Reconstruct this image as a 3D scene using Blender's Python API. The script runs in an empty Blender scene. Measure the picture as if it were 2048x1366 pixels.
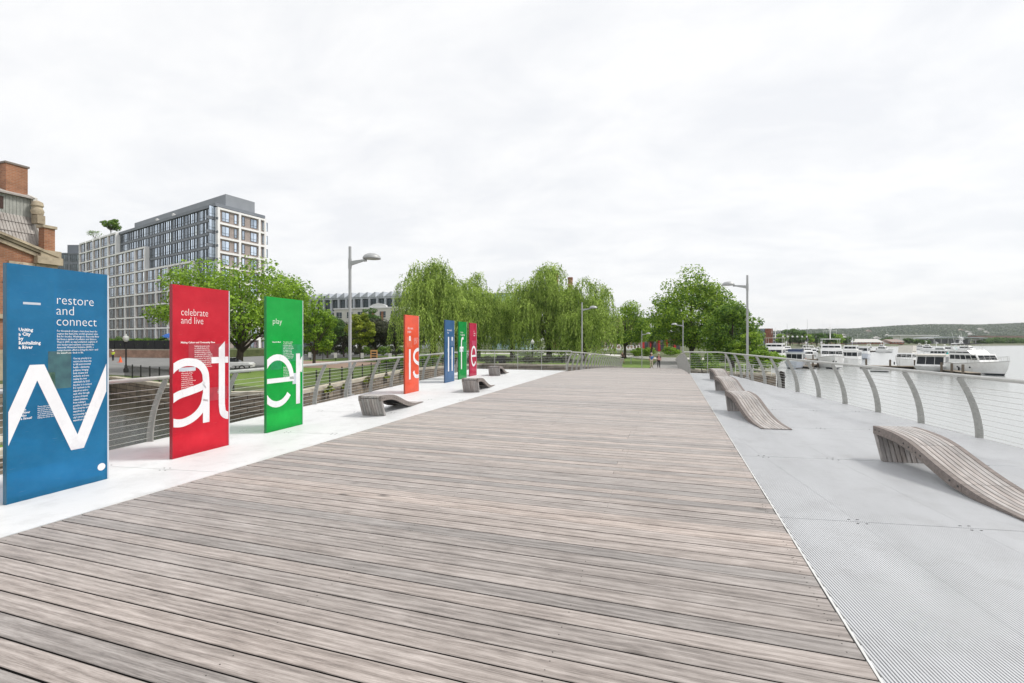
import bpy, bmesh, math, random
import numpy as np
from mathutils import Vector, Matrix
R = math.radians
S = bpy.context.scene
COL = S.collection
# ------------------------------------------------------------------ camera, sky, sun, exposure
EYE = 1.75
FPX = 967.0
YAW = R(18.0)
cd = bpy.data.cameras.new('camera'); cam = bpy.data.objects.new('camera', cd); COL.objects.link(cam)
cam.location = (0, 0, EYE); cam.rotation_euler = (R(90), 0, YAW)
cd.sensor_width = 36; cd.lens = 36*FPX/2048; cd.shift_y = -0.0015
cd.clip_start = 0.05; cd.clip_end = 20000
S.camera = cam
SUN_EL, SUN_AZ = R(50), R(66)       # azimuth: clockwise from +Y
W = bpy.data.worlds.new("World"); S.world = W; W.use_nodes = True
nt = W.node_tree; nt.nodes.clear()
def N(t, tp, **kw):
    n = t.nodes.new(tp)
    for k, v in kw.items():
        if k.startswith('i_'): n.inputs[k[2:].replace('_', ' ')].default_value = v
        else: setattr(n, k, v)
    return n
out = N(nt, 'ShaderNodeOutputWorld'); bg = N(nt, 'ShaderNodeBackground')
bg.inputs['Strength'].default_value = 0.1
sky = N(nt, 'ShaderNodeTexSky', sky_type='NISHITA', sun_disc=False)
sky.sun_elevation = SUN_EL; sky.sun_rotation = SUN_AZ
tc = N(nt, 'ShaderNodeTexCoord')
sep = N(nt, 'ShaderNodeSeparateXYZ'); nt.links.new(tc.outputs['Generated'], sep.inputs[0])
# project the view direction on a flat cloud layer
ad = N(nt, 'ShaderNodeMath', operation='MAXIMUM'); ad.inputs[1].default_value = 0.0; nt.links.new(sep.outputs['Z'], ad.inputs[0])
ad2 = N(nt, 'ShaderNodeMath', operation='ADD'); ad2.inputs[1].default_value = 0.24; nt.links.new(ad.outputs[0], ad2.inputs[0])
dx = N(nt, 'ShaderNodeMath', operation='DIVIDE'); dy = N(nt, 'ShaderNodeMath', operation='DIVIDE')
nt.links.new(sep.outputs['X'], dx.inputs[0]); nt.links.new(ad2.outputs[0], dx.inputs[1])
nt.links.new(sep.outputs['Y'], dy.inputs[0]); nt.links.new(ad2.outputs[0], dy.inputs[1])
cmb = N(nt, 'ShaderNodeCombineXYZ'); nt.links.new(dx.outputs[0], cmb.inputs[0]); nt.links.new(dy.outputs[0], cmb.inputs[1])
mp = N(nt, 'ShaderNodeMapping'); mp.inputs['Rotation'].default_value = (0, 0, R(-25)); mp.inputs['Scale'].default_value = (0.85, 1.2, 1)
nt.links.new(cmb.outputs[0], mp.inputs[0])
nz = N(nt, 'ShaderNodeTexNoise'); nz.inputs['Scale'].default_value = 2.4; nz.inputs['Detail'].default_value = 9; nz.inputs['Roughness'].default_value = 0.6; nz.inputs['Distortion'].default_value = 0.35
nt.links.new(mp.outputs[0], nz.inputs['Vector'])
cr = N(nt, 'ShaderNodeValToRGB')
cr.color_ramp.elements[0].position = 0.36; cr.color_ramp.elements[0].color = (8.2, 8.3, 8.5, 1)
cr.color_ramp.elements[1].position = 0.60; cr.color_ramp.elements[1].color = (9.15, 9.15, 9.15, 1)
nt.links.new(nz.outputs['Fac'], cr.inputs[0])
mx = N(nt, 'ShaderNodeMix', data_type='RGBA'); mx.inputs['Factor'].default_value = 0.93
nt.links.new(sky.outputs[0], mx.inputs['A']); nt.links.new(cr.outputs[0], mx.inputs['B'])
nt.links.new(mx.outputs['Result'], bg.inputs['Color']); nt.links.new(bg.outputs[0], out.inputs[0])
sl = bpy.data.lights.new('sun', 'SUN'); sl.energy = 2.2; sl.angle = R(13); sl.color = (1.0, 0.96, 0.9)
so = bpy.data.objects.new('sun', sl); COL.objects.link(so); so.location = (40, 20, 60)
sd = Vector((math.sin(SUN_AZ)*math.cos(SUN_EL), math.cos(SUN_AZ)*math.cos(SUN_EL), math.sin(SUN_EL)))
so.rotation_euler = sd.to_track_quat('Z', 'Y').to_euler()
S.view_settings.view_transform = 'Standard'; S.view_settings.look = 'None'
S.view_settings.exposure = 0.22; S.view_settings.gamma = 1
LAND, WATER = -1.75, -3.25
FW = Vector((-math.sin(YAW), math.cos(YAW), 0)); RT = Vector((math.cos(YAW), math.sin(YAW), 0))
def at(u, d, z=0.0):                 # a direction of the photograph and a distance -> a point of the place
    p = RT*((u-1024)/FPX*d) + FW*d; return Vector((p.x, p.y, z))
def on(u, v, z=0.0):                 # where the line of sight meets the level z
    return at(u, (EYE-z)*FPX/(v-680.0), z)
def hz(v, d): return EYE + (680.0-v)*d/FPX       # height at distance d
# ------------------------------------------------------------------ materials
MT = {}
def mat(name, col, rough=0.6, metal=0.0, var=0.12, scale=3.0, bump=0.0, bscale=40.0, stretch=None, col2=None, island=0.0, spec=0.5, detail=5, dirt=None):
    if name in MT: return MT[name]
    m = bpy.data.materials.new(name); m.use_nodes = True; t = m.node_tree; p = t.nodes['Principled BSDF']
    p.inputs['Roughness'].default_value = rough; p.inputs['Metallic'].default_value = metal; p.inputs['Specular IOR Level'].default_value = spec
    tcn = N(t, 'ShaderNodeTexCoord'); v = tcn.outputs['Object']
    if stretch:
        q = N(t, 'ShaderNodeMapping'); q.inputs['Scale'].default_value = stretch; t.links.new(v, q.inputs[0]); v = q.outputs[0]
    n = N(t, 'ShaderNodeTexNoise'); n.inputs['Scale'].default_value = scale; n.inputs['Detail'].default_value = detail; n.inputs['Roughness'].default_value = 0.62
    t.links.new(v, n.inputs['Vector'])
    r = N(t, 'ShaderNodeValToRGB'); r.color_ramp.elements[0].position = 0.3; r.color_ramp.elements[1].position = 0.7
    c = np.array(col[:3]); c2 = np.array(col2[:3]) if col2 else np.minimum(c*(1+var), 1)
    c1 = c if col2 else c*(1-var)
    r.color_ramp.elements[0].color = (*c1, 1); r.color_ramp.elements[1].color = (*c2, 1)
    t.links.new(n.outputs['Fac'], r.inputs[0]); o = r.outputs[0]
    if island > 0:
        g = N(t, 'ShaderNodeNewGeometry'); mr = N(t, 'ShaderNodeMapRange'); mr.inputs['To Min'].default_value = 1-island; mr.inputs['To Max'].default_value = 1+island
        t.links.new(g.outputs['Random Per Island'], mr.inputs['Value'])
        h = N(t, 'ShaderNodeHueSaturation'); t.links.new(mr.outputs[0], h.inputs['Value']); t.links.new(o, h.inputs['Color']); o = h.outputs[0]
    if dirt:
        dn = N(t, 'ShaderNodeTexNoise'); dn.inputs['Scale'].default_value = dirt[1]; dn.inputs['Detail'].default_value = 8; dn.inputs['Roughness'].default_value = .7
        t.links.new(tcn.outputs['Object'], dn.inputs['Vector'])
        dr = N(t, 'ShaderNodeValToRGB'); dr.color_ramp.elements[0].position = .5; dr.color_ramp.elements[1].position = .72
        dr.color_ramp.elements[0].color = (0, 0, 0, 1); dr.color_ramp.elements[1].color = (dirt[2],)*3+(1,)
        t.links.new(dn.outputs['Fac'], dr.inputs[0])
        dm = N(t, 'ShaderNodeMix', data_type='RGBA'); dm.inputs['B'].default_value = (*dirt[0], 1)
        t.links.new(dr.outputs[0], dm.inputs['Factor']); t.links.new(o, dm.inputs['A']); o = dm.outputs['Result']
    t.links.new(o, p.inputs['Base Color'])
    if bump > 0:
        n2 = N(t, 'ShaderNodeTexNoise'); n2.inputs['Scale'].default_value = bscale; n2.inputs['Detail'].default_value = 4
        t.links.new(v, n2.inputs['Vector'])
        b = N(t, 'ShaderNodeBump'); b.inputs['Strength'].default_value = bump; b.inputs['Distance'].default_value = 0.02
        t.links.new(n2.outputs['Fac'], b.inputs['Height']); t.links.new(b.outputs[0], p.inputs['Normal'])
    MT[name] = m; return m
def leafmat(name, dark, light, trans=0.35):
    if name in MT: return MT[name]
    m = bpy.data.materials.new(name); m.use_nodes = True; t = m.node_tree; p = t.nodes['Principled BSDF']; o = t.nodes['Material Output']
    p.inputs['Roughness'].default_value = 0.55; p.inputs['Specular IOR Level'].default_value = 0.3
    g = N(t, 'ShaderNodeNewGeometry'); tcn = N(t, 'ShaderNodeTexCoord')
    n = N(t, 'ShaderNodeTexNoise'); n.inputs['Scale'].default_value = 0.55; n.inputs['Detail'].default_value = 3; t.links.new(tcn.outputs['Object'], n.inputs['Vector'])
    a = N(t, 'ShaderNodeMath', operation='MULTIPLY_ADD'); a.inputs[1].default_value = 0.5; t.links.new(g.outputs['Random Per Island'], a.inputs[0])
    s = N(t, 'ShaderNodeMath', operation='SUBTRACT'); s.inputs[1].default_value = 0.25; t.links.new(n.outputs['Fac'], s.inputs[0]); t.links.new(s.outputs[0], a.inputs[2])
    r = N(t, 'ShaderNodeValToRGB'); r.color_ramp.elements[0].position = 0.24; r.color_ramp.elements[1].position = 0.76
    r.color_ramp.elements[0].color = (*dark, 1); r.color_ramp.elements[1].color = (*light, 1)
    t.links.new(a.outputs[0], r.inputs[0]); t.links.new(r.outputs[0], p.inputs['Base Color'])
    tr = N(t, 'ShaderNodeBsdfTranslucent'); t.links.new(r.outputs[0], tr.inputs['Color'])
    ms = N(t, 'ShaderNodeMixShader'); ms.inputs[0].default_value = trans
    t.links.new(p.outputs[0], ms.inputs[1]); t.links.new(tr.outputs[0], ms.inputs[2]); t.links.new(ms.outputs[0], o.inputs['Surface'])
    MT[name] = m; return m
def brickmat(name, c1, c2, mortar, sc=1.0, bw=0.42, bh=0.14, ms=0.012, axis='X'):
    if name in MT: return MT[name]
    m = bpy.data.materials.new(name); m.use_nodes = True; t = m.node_tree; p = t.nodes['Principled BSDF']; p.inputs['Roughness'].default_value = 0.85
    tcn = N(t, 'ShaderNodeTexCoord'); sp = N(t, 'ShaderNodeSeparateXYZ'); t.links.new(tcn.outputs['Object'], sp.inputs[0])
    ab = N(t, 'ShaderNodeMath', operation='ADD'); t.links.new(sp.outputs['X'], ab.inputs[0]); t.links.new(sp.outputs['Y'], ab.inputs[1])
    cb = N(t, 'ShaderNodeCombineXYZ'); t.links.new(ab.outputs[0], cb.inputs[0]); t.links.new(sp.outputs['Z'], cb.inputs[1])
    b = N(t, 'ShaderNodeTexBrick'); b.inputs['Scale'].default_value = sc; b.inputs['Brick Width'].default_value = bw; b.inputs['Row Height'].default_value = bh; b.inputs['Mortar Size'].default_value = ms
    b.inputs['Color1'].default_value = (*c1, 1); b.inputs['Color2'].default_value = (*c2, 1); b.inputs['Mortar'].default_value = (*mortar, 1)
    t.links.new(cb.outputs[0], b.inputs['Vector'])
    n = N(t, 'ShaderNodeTexNoise'); n.inputs['Scale'].default_value = 0.8; n.inputs['Detail'].default_value = 8; t.links.new(tcn.outputs['Object'], n.inputs['Vector'])
    mr = N(t, 'ShaderNodeMapRange'); mr.inputs['From Min'].default_value = .3; mr.inputs['From Max'].default_value = .7; mr.inputs['To Min'].default_value = .65; mr.inputs['To Max'].default_value = 1.2; t.links.new(n.outputs['Fac'], mr.inputs['Value'])
    h = N(t, 'ShaderNodeHueSaturation'); t.links.new(mr.outputs[0], h.inputs['Value']); t.links.new(b.outputs['Color'], h.inputs['Color'])
    t.links.new(h.outputs[0], p.inputs['Base Color'])
    bm_ = N(t, 'ShaderNodeBump'); bm_.inputs['Strength'].default_value = .4; bm_.inputs['Distance'].default_value = .02; bm_.invert = True
    t.links.new(b.outputs['Fac'], bm_.inputs['Height']); t.links.new(bm_.outputs[0], p.inputs['Normal'])
    MT[name] = m; return m
def glassmat(name, col, rough=0.06, spec=0.9, metal=0.0):
    return mat(name, col, rough=rough, var=0.3, scale=0.35, spec=spec, metal=metal)
# ------------------------------------------------------------------ mesh helpers
class MB:
    def __init__(s): s.v = []; s.f = []; s.m = []
    def add(s, vs, fs, mi=0):
        o = len(s.v); s.v += [tuple(v) for v in vs]; s.f += [tuple(i+o for i in f) for f in fs]; s.m += [mi]*len(fs)
    def box(s, c, sz, rz=0.0, mi=0, tilt=None):
        x, y, z = sz[0]/2, sz[1]/2, sz[2]/2; M = Matrix.Rotation(rz, 3, 'Z')
        if tilt is not None: M = M @ tilt
        c = Vector(c)
        vs = [c + M @ Vector(p) for p in ((-x,-y,-z),(x,-y,-z),(x,y,-z),(-x,y,-z),(-x,-y,z),(x,-y,z),(x,y,z),(-x,y,z))]
        s.add(vs, [(0,3,2,1),(4,5,6,7),(0,1,5,4),(1,2,6,5),(2,3,7,6),(3,0,4,7)], mi); return s
    def b2(s, a, b, mi=0):
        return s.box([(a[i]+b[i])/2 for i in range(3)], [abs(b[i]-a[i]) for i in range(3)], mi=mi)
    def quad(s, *p, mi=0): s.add(p, [tuple(range(len(p)))], mi); return s
    def prism(s, poly, ext, mi=0):           # polygon (3D points) swept along ext
        n = len(poly); e = Vector(ext); a = [Vector(p) for p in poly]; b = [p+e for p in a]
        s.add(a+b, [tuple(range(n))[::-1], tuple(range(n, 2*n))]+[(i,(i+1)%n,n+(i+1)%n,n+i) for i in range(n)], mi); return s
    def loft(s, rings, mi=0, cap=True, closed=True):
        n = len(rings[0]); vs = [p for r in rings for p in r]; fs = []
        k = n if closed else n-1
        for i in range(len(rings)-1):
            for j in range(k): fs.append((i*n+j, i*n+(j+1)%n, (i+1)*n+(j+1)%n, (i+1)*n+j))
        if cap and closed: fs += [tuple(range(n))[::-1], tuple((len(rings)-1)*n+j for j in range(n))]
        s.add(vs, fs, mi); return s
    def tube(s, path, r, n=8, mi=0):
        path = [Vector(p) for p in path]; rr = r if isinstance(r, (list, tuple)) else [r]*len(path); rings = []
        for i, p in enumerate(path):
            t = (path[min(i+1, len(path)-1)]-path[max(i-1, 0)]).normalized()
            a = Vector((0,0,1)) if abs(t.z) < .95 else Vector((0,1,0))
            x = t.cross(a).normalized(); y = t.cross(x).normalized()
            rings.append([p + x*(rr[i]*math.cos(2*math.pi*j/n)) - y*(-rr[i]*math.sin(2*math.pi*j/n)) for j in range(n)])
        return s.loft(rings, mi)
    def lathe(s, prof, c=(0,0,0), n=16, mi=0):
        c = Vector(c)
        return s.loft([[c+Vector((r*math.cos(2*math.pi*j/n), r*math.sin(2*math.pi*j/n), z)) for j in range(n)] for r, z in prof], mi)
    def build(s, name, mats, parent=None, smooth=False, local=False):
        me = bpy.data.meshes.new(name); vs = s.v
        if parent is not None and not local:
            o = parent.location
            q = parent.parent
            while q is not None: o = o + q.location; q = q.parent
            vs = [(v[0]-o[0], v[1]-o[1], v[2]-o[2]) for v in vs]
        me.from_pydata(vs, [], s.f)
        ms = mats if isinstance(mats, (list, tuple)) else [mats]
        for m in ms: me.materials.append(m)
        if len(ms) > 1: me.polygons.foreach_set('material_index', s.m)
        b = bmesh.new(); b.from_mesh(me); bmesh.ops.recalc_face_normals(b, faces=b.faces); b.to_mesh(me); b.free()
        if smooth:
            me.polygons.foreach_set('use_smooth', [True]*len(me.polygons))
            try: me.set_sharp_from_angle(angle=R(38))
            except Exception: pass
        o = bpy.data.objects.new(name, me); COL.objects.link(o)
        if parent is not None: o.parent = parent
        return o
def tag(o, label=None, cat=None, group=None, kind=None):
    if label: o['label'] = label
    if cat: o['category'] = cat
    if group: o['group'] = group
    if kind: o['kind'] = kind
    return o
def thing(name, label, cat, loc=(0,0,0), group=None, rz=0.0):
    o = bpy.data.objects.new(name, None); COL.objects.link(o); o.location = loc; o.rotation_euler = (0,0,rz); o.empty_display_size = .3
    return tag(o, label, cat, group)
def dup(root, loc, rz, label=None, group=None, scale=None):
    def cp(o, par):
        c = o.copy(); COL.objects.link(c)
        if par is not None: c.parent = par
        for ch in list(KIDS.get(o.name, o.children)): cp(ch, c)
        return c
    KIDS = {}
    r = cp(root, None); r.location = loc; r.rotation_euler = (0,0,rz)
    if label: r['label'] = label
    if group: r['group'] = group
    if scale: r.scale = scale
    return r
def struct(o, label): return tag(o, label, None, None, 'structure')
def smooth_path(pts, k=6, closed=False):
    P = [Vector(p) for p in pts]; n = len(P); o = []
    for i in range(n if closed else n-1):
        if closed: a,b,c,d = P[i-1],P[i],P[(i+1)%n],P[(i+2)%n]
        else: a,b,c,d = P[max(i-1,0)],P[i],P[i+1],P[min(i+2,n-1)]
        for j in range(k):
            t = j/k; o.append(.5*((2*b)+(c-a)*t+(2*a-5*b+4*c-d)*t*t+(3*b-a-3*c+d)*t**3))
    if not closed: o.append(P[-1])
    return o
def npmesh(name, V, F, m, parent=None):   # V (n,3), F (k,4) quads
    me = bpy.data.meshes.new(name); n, k = len(V), len(F)
    me.vertices.add(n); me.vertices.foreach_set('co', np.asarray(V, dtype=np.float32).ravel())
    w = F.shape[1]
    me.loops.add(k*w); me.loops.foreach_set('vertex_index', F.astype(np.int32).ravel())
    me.polygons.add(k); me.polygons.foreach_set('loop_start', np.arange(0, k*w, w, dtype=np.int32))
    me.update(calc_edges=True); me.validate()
    me.materials.append(m); o = bpy.data.objects.new(name, me); COL.objects.link(o)
    if parent is not None: o.parent = parent
    return o
# shared materials
steel = mat('brushed_steel', (.56,.56,.54), rough=.38, metal=.55, var=.08, scale=9)
post_steel = mat('galvanised_post', (.40,.40,.38), rough=.5, metal=.35, var=.12, scale=12)
cable_m = mat('cable_steel', (.62,.62,.6), rough=.35, metal=.6, var=.05)
lampgrey = mat('lamp_grey_paint', (.40,.41,.41), rough=.45, var=.06, metal=.2)
darkmetal = mat('black_iron', (.018,.019,.02), rough=.5, var=.2)
white_p = mat('white_paint', (.78,.78,.76), rough=.4, var=.05, scale=2)
concrete = mat('concrete', (.42,.41,.38), rough=.9, var=.18, scale=.8, bump=.2)
stone = mat('cut_stone', (.50,.45,.36), rough=.85, var=.22, scale=1.3, bump=.25)
dark_m = mat('deep_shadow_metal', (.015,.015,.015), rough=.9)
bark = mat('bark', (.085,.068,.052), rough=.95, var=.35, scale=6, bump=.6, bscale=20)
# ------------------------------------------------------------------ water, land
def watermat(nm='river_water', base=(.34,.355,.35), st=.2, rg_=.2, ior=1.8):
    m = bpy.data.materials.new(nm); m.use_nodes = True; t = m.node_tree; p = t.nodes['Principled BSDF']
    p.inputs['Base Color'].default_value = (*base,1); p.inputs['Roughness'].default_value = rg_; p.inputs['IOR'].default_value = ior
    tcn = N(t, 'ShaderNodeTexCoord'); mpn = N(t, 'ShaderNodeMapping'); mpn.inputs['Scale'].default_value = (.6,1.3,1); mpn.inputs['Rotation'].default_value = (0,0,.4); t.links.new(tcn.outputs['Object'], mpn.inputs[0])
    n = N(t, 'ShaderNodeTexNoise'); n.inputs['Scale'].default_value = 1.1; n.inputs['Detail'].default_value = 5; n.inputs['Roughness'].default_value = .6; t.links.new(mpn.outputs[0], n.inputs['Vector'])
    b = N(t, 'ShaderNodeBump'); b.inputs['Strength'].default_value = st; b.inputs['Distance'].default_value = .1; t.links.new(n.outputs['Fac'], b.inputs['Height']); t.links.new(b.outputs[0], p.inputs['Normal'])
    return m
mb = MB(); mb.quad((-6000,-6000,WATER),(6000,-6000,WATER),(6000,6000,WATER),(-6000,6000,WATER))
struct(mb.build('river_water', watermat()), 'grey green river water with small ripples around the bridge and boats')
struct(MB().quad((-60,4,WATER+.004),(-7.5,4,WATER+.004),(-7.5,70,WATER+.004),(-60,70,WATER+.004)).build('inlet_water', watermat('inlet_water', (.05,.05,.04), .22, .08, 1.4)), 'sheltered water of the inlet left of the bridge, wall reflections painted into its dark colour')  # base darkened: reflections of walls and trees put into the colour
grass = mat('mown_grass', (.10,.17,.025), rough=.95, scale=1.2, col2=(.17,.25,.045), bump=.8, bscale=14)
asphalt = mat('asphalt_road', (.20,.20,.195), rough=.95, var=.15, scale=.5, bump=.2)
paver = mat('brick_paving', (.30,.21,.16), rough=.95, var=.15, scale=2)
earth = mat('planted_bank', (.055,.075,.025), rough=1, scale=.9, col2=(.12,.14,.05), bump=.6, bscale=6)
LP = [(-19.5,-300),(-19.5,10.5),(-46,10.5),(-49,31),(-27.5,24),(-23.3,26),(-29,50),(-26,66),(-7,64),(-5.9,62),(1.5,62),(5,56.5),(10,54),(9.7,64),(30,180),(50,310),(120,420),(181,480),(307,562),(700,760),(5000,1500),(5000,5000),(-5000,5000),(-5000,-300)]
def poly_mesh(name, pts, z, m):
    from mathutils.geometry import tessellate_polygon
    V = [Vector((x,y,z)) for x,y in pts]; T = tessellate_polygon([V]); F = []
    for t in T:
        a, c, d = (V[k] for k in t); F.append(tuple(t) if (c-a).cross(d-a).z > 0 else tuple(t)[::-1])
    me = bpy.data.meshes.new(name); me.from_pydata(V, [], F); me.materials.append(m); o = bpy.data.objects.new(name, me); COL.objects.link(o); return o
struct(poly_mesh('park_ground', LP, LAND, earth), 'dark planted park ground beyond the water')
# sea walls: rough stone blocks with a coping, along the land's edge
wallm = brickmat('sea_wall_stone', (.20,.165,.125), (.27,.22,.165), (.07,.06,.05), bw=1.1, bh=.42, ms=.03)
def seawall(name, pts, label, cap=.55):
    r = thing(name, label, 'sea wall', (pts[0][0], pts[0][1], WATER-1))
    w = MB(); c = MB()
    for (x0,y0),(x1,y1) in zip(pts, pts[1:]):
        a = Vector((x0,y0,0)); b = Vector((x1,y1,0)); d = (b-a).normalized(); n = Vector((d.y,-d.x,0))
        w.prism([a+n*.06+Vector((0,0,WATER-1)), b+n*.06+Vector((0,0,WATER-1)), b+n*.06+Vector((0,0,LAND-.12)), a+n*.06+Vector((0,0,LAND-.12))], -n*.6)
        L = (b-a).length; k = max(1, int(L/1.6)); 
        for i in range(k):
            p = a+d*(L*i/k+.02); q = a+d*(L*(i+1)/k-.02); h = .02*((i*7)%5)/5
            c.prism([p+n*.12+Vector((0,0,LAND-.12)), q+n*.12+Vector((0,0,LAND-.12)), q+n*.12+Vector((0,0,LAND+.13+h)), p+n*.12+Vector((0,0,LAND+.13+h))], -n*cap)
    w.build('stone_face', wallm, r); c.build('coping', stone, r); return r
seawall('sea_wall', LP[1:4][::1], 'stone sea wall below the grass beside the brick building')
seawall('sea_wall', LP[3:6], 'stone sea wall at the back of the inlet below the road')
seawall('sea_wall', LP[5:8], 'long stone sea wall with coping below the black picket fence')
seawall('sea_wall', LP[7:10], 'stone sea wall below the willow lawn')
seawall('sea_wall', LP[10:14], 'stone sea wall below the shrubs beside the right railing')
seawall('sea_wall', LP[0:2], 'stone sea wall running along the near left bank')
def flat(name, pts, m, dz, label): return struct(poly_mesh(name, pts, LAND+dz, m), label)
flat('lawn', [(-60,66.5),(-26,66.9),(-7,64.9),(-6,63),(-6.0,95),(-14,112),(-60,112)], grass, .008, 'bright green lawn beneath the willows')
flat('lawn_verge', [(-24,27),(-28.5,45),(-29.6,50),(-27.5,61),(-49.5,61),(-46.4,50),(-40.6,31.2),(-33.1,29.3)], grass, .008, 'green grass strip above the long sea wall')
flat('road_verge', [(-49,32),(-28,25.3),(-33.2,29.4),(-50,33.4)], grass, .013, 'thin grass verge between the inlet wall and the road')
flat('lawn_patch', [(-5.9,62.6),(-2.4,62.6),(-2.2,84),(-6,90)], grass, .012, 'green lawn beside the landing of the bridge')
flat('near_lawn', [(-19.9,-20),(-19.9,10.2),(-45,10.2),(-45,-20)], grass, .008, 'grass bank below the brick building')
flat('lawn_right', [(3,63),(5.6,57.4),(9.2,56),(9,64),(12,80),(3,80)], grass, .008, 'grass under the trees right of the bridge')
flat('footpath', [(-2.2,62),(1.5,62),(2.2,100),(-1.6,100)], mat('grey_paving',(.30,.29,.28),rough=.95,var=.12,scale=2), .016, 'grey paved path leading on from the bridge')
flat('promenade', [(-60,112.5),(-14,112.5),(-6,96),(-2,92),(12.5,92),(14,101),(-2,101),(-14,121),(-60,121)], mat('pale_paving',(.55,.53,.5),rough=.95,var=.1,scale=.6), .012, 'pale paved promenade behind the lawn')
flat('road', [(-50,33.5),(-41,31.5),(-46.8,50),(-51,66.5),(-60,66.5),(-60,112),(-120,130),(-150,60),(-70,35)], asphalt, .010, 'grey asphalt road behind the inlet')
flat('brick_path', [(-38.6,50),(-40,61.5),(-28,62.5),(-26.5,66.3),(-58,66.3),(-50,50)], paver, .018, 'reddish brick path behind the grass strip')
# ------------------------------------------------------------------ bridge deck
WL, WR = -5.6, 1.03
def deckz(Y):
    if Y < 26: return 0.0
    t = (Y-26)/36; return -1.75*(.3*t*t+.7*t)
def XL(Y): return -8.54-.135*(Y-6)
def XR(Y): return 5.30-.1515*(Y-10.81)
def woodmat(name, ax, c1, c2, isl=.22, also=None):
    m = bpy.data.materials.new(name); m.use_nodes = True; t = m.node_tree; p = t.nodes['Principled BSDF']; p.inputs['Roughness'].default_value = .75; p.inputs['Specular IOR Level'].default_value = .4; p.inputs['Sheen Weight'].default_value = .9; p.inputs['Sheen Roughness'].default_value = .28; p.inputs['Sheen Tint'].default_value = (1,.95,.92,1)
    tcn = N(t, 'ShaderNodeTexCoord'); g = N(t, 'ShaderNodeNewGeometry')
    off = N(t, 'ShaderNodeMath', operation='MULTIPLY'); off.inputs[1].default_value = 391.0; t.links.new(g.outputs['Random Per Island'], off.inputs[0])
    cb = N(t, 'ShaderNodeCombineXYZ')
    for i in range(3): t.links.new(off.outputs[0], cb.inputs[i])
    va = N(t, 'ShaderNodeVectorMath', operation='ADD'); t.links.new(tcn.outputs['Object'], va.inputs[0]); t.links.new(cb.outputs[0], va.inputs[1])
    def nz_(sc, scale, det, rough, dist=0.0):
        q = N(t, 'ShaderNodeMapping'); s = [1,1,1]; s[ax] = sc
        if also is not None: s[also] = sc
        q.inputs['Scale'].default_value = s; t.links.new(va.outputs[0], q.inputs[0])
        n = N(t, 'ShaderNodeTexNoise'); n.inputs['Scale'].default_value = scale; n.inputs['Detail'].default_value = det; n.inputs['Roughness'].default_value = rough; n.inputs['Distortion'].default_value = dist
        t.links.new(q.outputs[0], n.inputs['Vector']); return n.outputs['Fac']
    fine = nz_(.045, 120, 8, .75, .2); mid = nz_(.28, 8, 9, .68, .6); big = nz_(.6, 1.6, 5, .65)
    # cathedral grain
    q = N(t, 'ShaderNodeMapping'); s = [1,1,1]; s[ax] = .09
    if also is not None: s[also] = .09
    q.inputs['Scale'].default_value = s; t.links.new(va.outputs[0], q.inputs[0])
    wv = N(t, 'ShaderNodeTexWave', wave_type='RINGS'); wv.inputs['Scale'].default_value = 7; wv.inputs['Distortion'].default_value = 7; wv.inputs['Detail'].default_value = 3; wv.inputs['Detail Scale'].default_value = 1.4
    t.links.new(q.outputs[0], wv.inputs['Vector'])
    def mad(a, k, b=None, c=0.0):
        n = N(t, 'ShaderNodeMath', operation='MULTIPLY_ADD'); n.inputs[1].default_value = k; t.links.new(a, n.inputs[0])
        if b is not None: t.links.new(b, n.inputs[2])
        else: n.inputs[2].default_value = c
        return n.outputs[0]
    h = mad(fine, 1.05, mad(mid, .46, mad(big, .42, mad(wv.outputs['Fac'], .16, None, -.56))))
    r = N(t, 'ShaderNodeValToRGB'); e = r.color_ramp.elements; e[0].position = .15; e[0].color = (*c1, 1); e[1].position = .80; e[1].color = (*c2, 1)
    k = r.color_ramp.elements.new(.46); k.color = tuple((np.array(c1)*.55+np.array(c2)*.45)*np.array([1.02,.99,.965]))+(1,)
    t.links.new(h, r.inputs[0])
    mr = N(t, 'ShaderNodeMapRange'); mr.inputs['To Min'].default_value = 1-isl; mr.inputs['To Max'].default_value = 1+isl
    w2 = N(t, 'ShaderNodeTexWhiteNoise', noise_dimensions='1D'); t.links.new(off.outputs[0], w2.inputs['W']); t.links.new(w2.outputs['Value'], mr.inputs['Value'])
    hs = N(t, 'ShaderNodeHueSaturation'); t.links.new(mr.outputs[0], hs.inputs['Value']); t.links.new(r.outputs[0], hs.inputs['Color'])
    sm = N(t, 'ShaderNodeMapRange'); sm.inputs['To Min'].default_value = .5; sm.inputs['To Max'].default_value = 1.05; t.links.new(w2.outputs['Value'], sm.inputs['Value']); t.links.new(sm.outputs[0], hs.inputs['Saturation'])
    # knots
    vo = N(t, 'ShaderNodeTexVoronoi'); vo.inputs['Scale'].default_value = 1.7; q2 = N(t, 'ShaderNodeMapping'); s = [1,1,1]; s[ax] = .55; q2.inputs['Scale'].default_value = s; t.links.new(va.outputs[0], q2.inputs[0]); t.links.new(q2.outputs[0], vo.inputs['Vector'])
    kr = N(t, 'ShaderNodeValToRGB'); kr.color_ramp.elements[0].position = .025; kr.color_ramp.elements[0].color = (.75,)*3+(1,); kr.color_ramp.elements[1].position = .095; kr.color_ramp.elements[1].color = (0,0,0,1); t.links.new(vo.outputs['Distance'], kr.inputs[0])
    km = N(t, 'ShaderNodeMix', data_type='RGBA'); km.inputs['B'].default_value = (.045,.035,.03,1); t.links.new(kr.outputs[0], km.inputs['Factor']); t.links.new(hs.outputs[0], km.inputs['A'])
    t.links.new(km.outputs['Result'], p.inputs['Base Color'])
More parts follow.
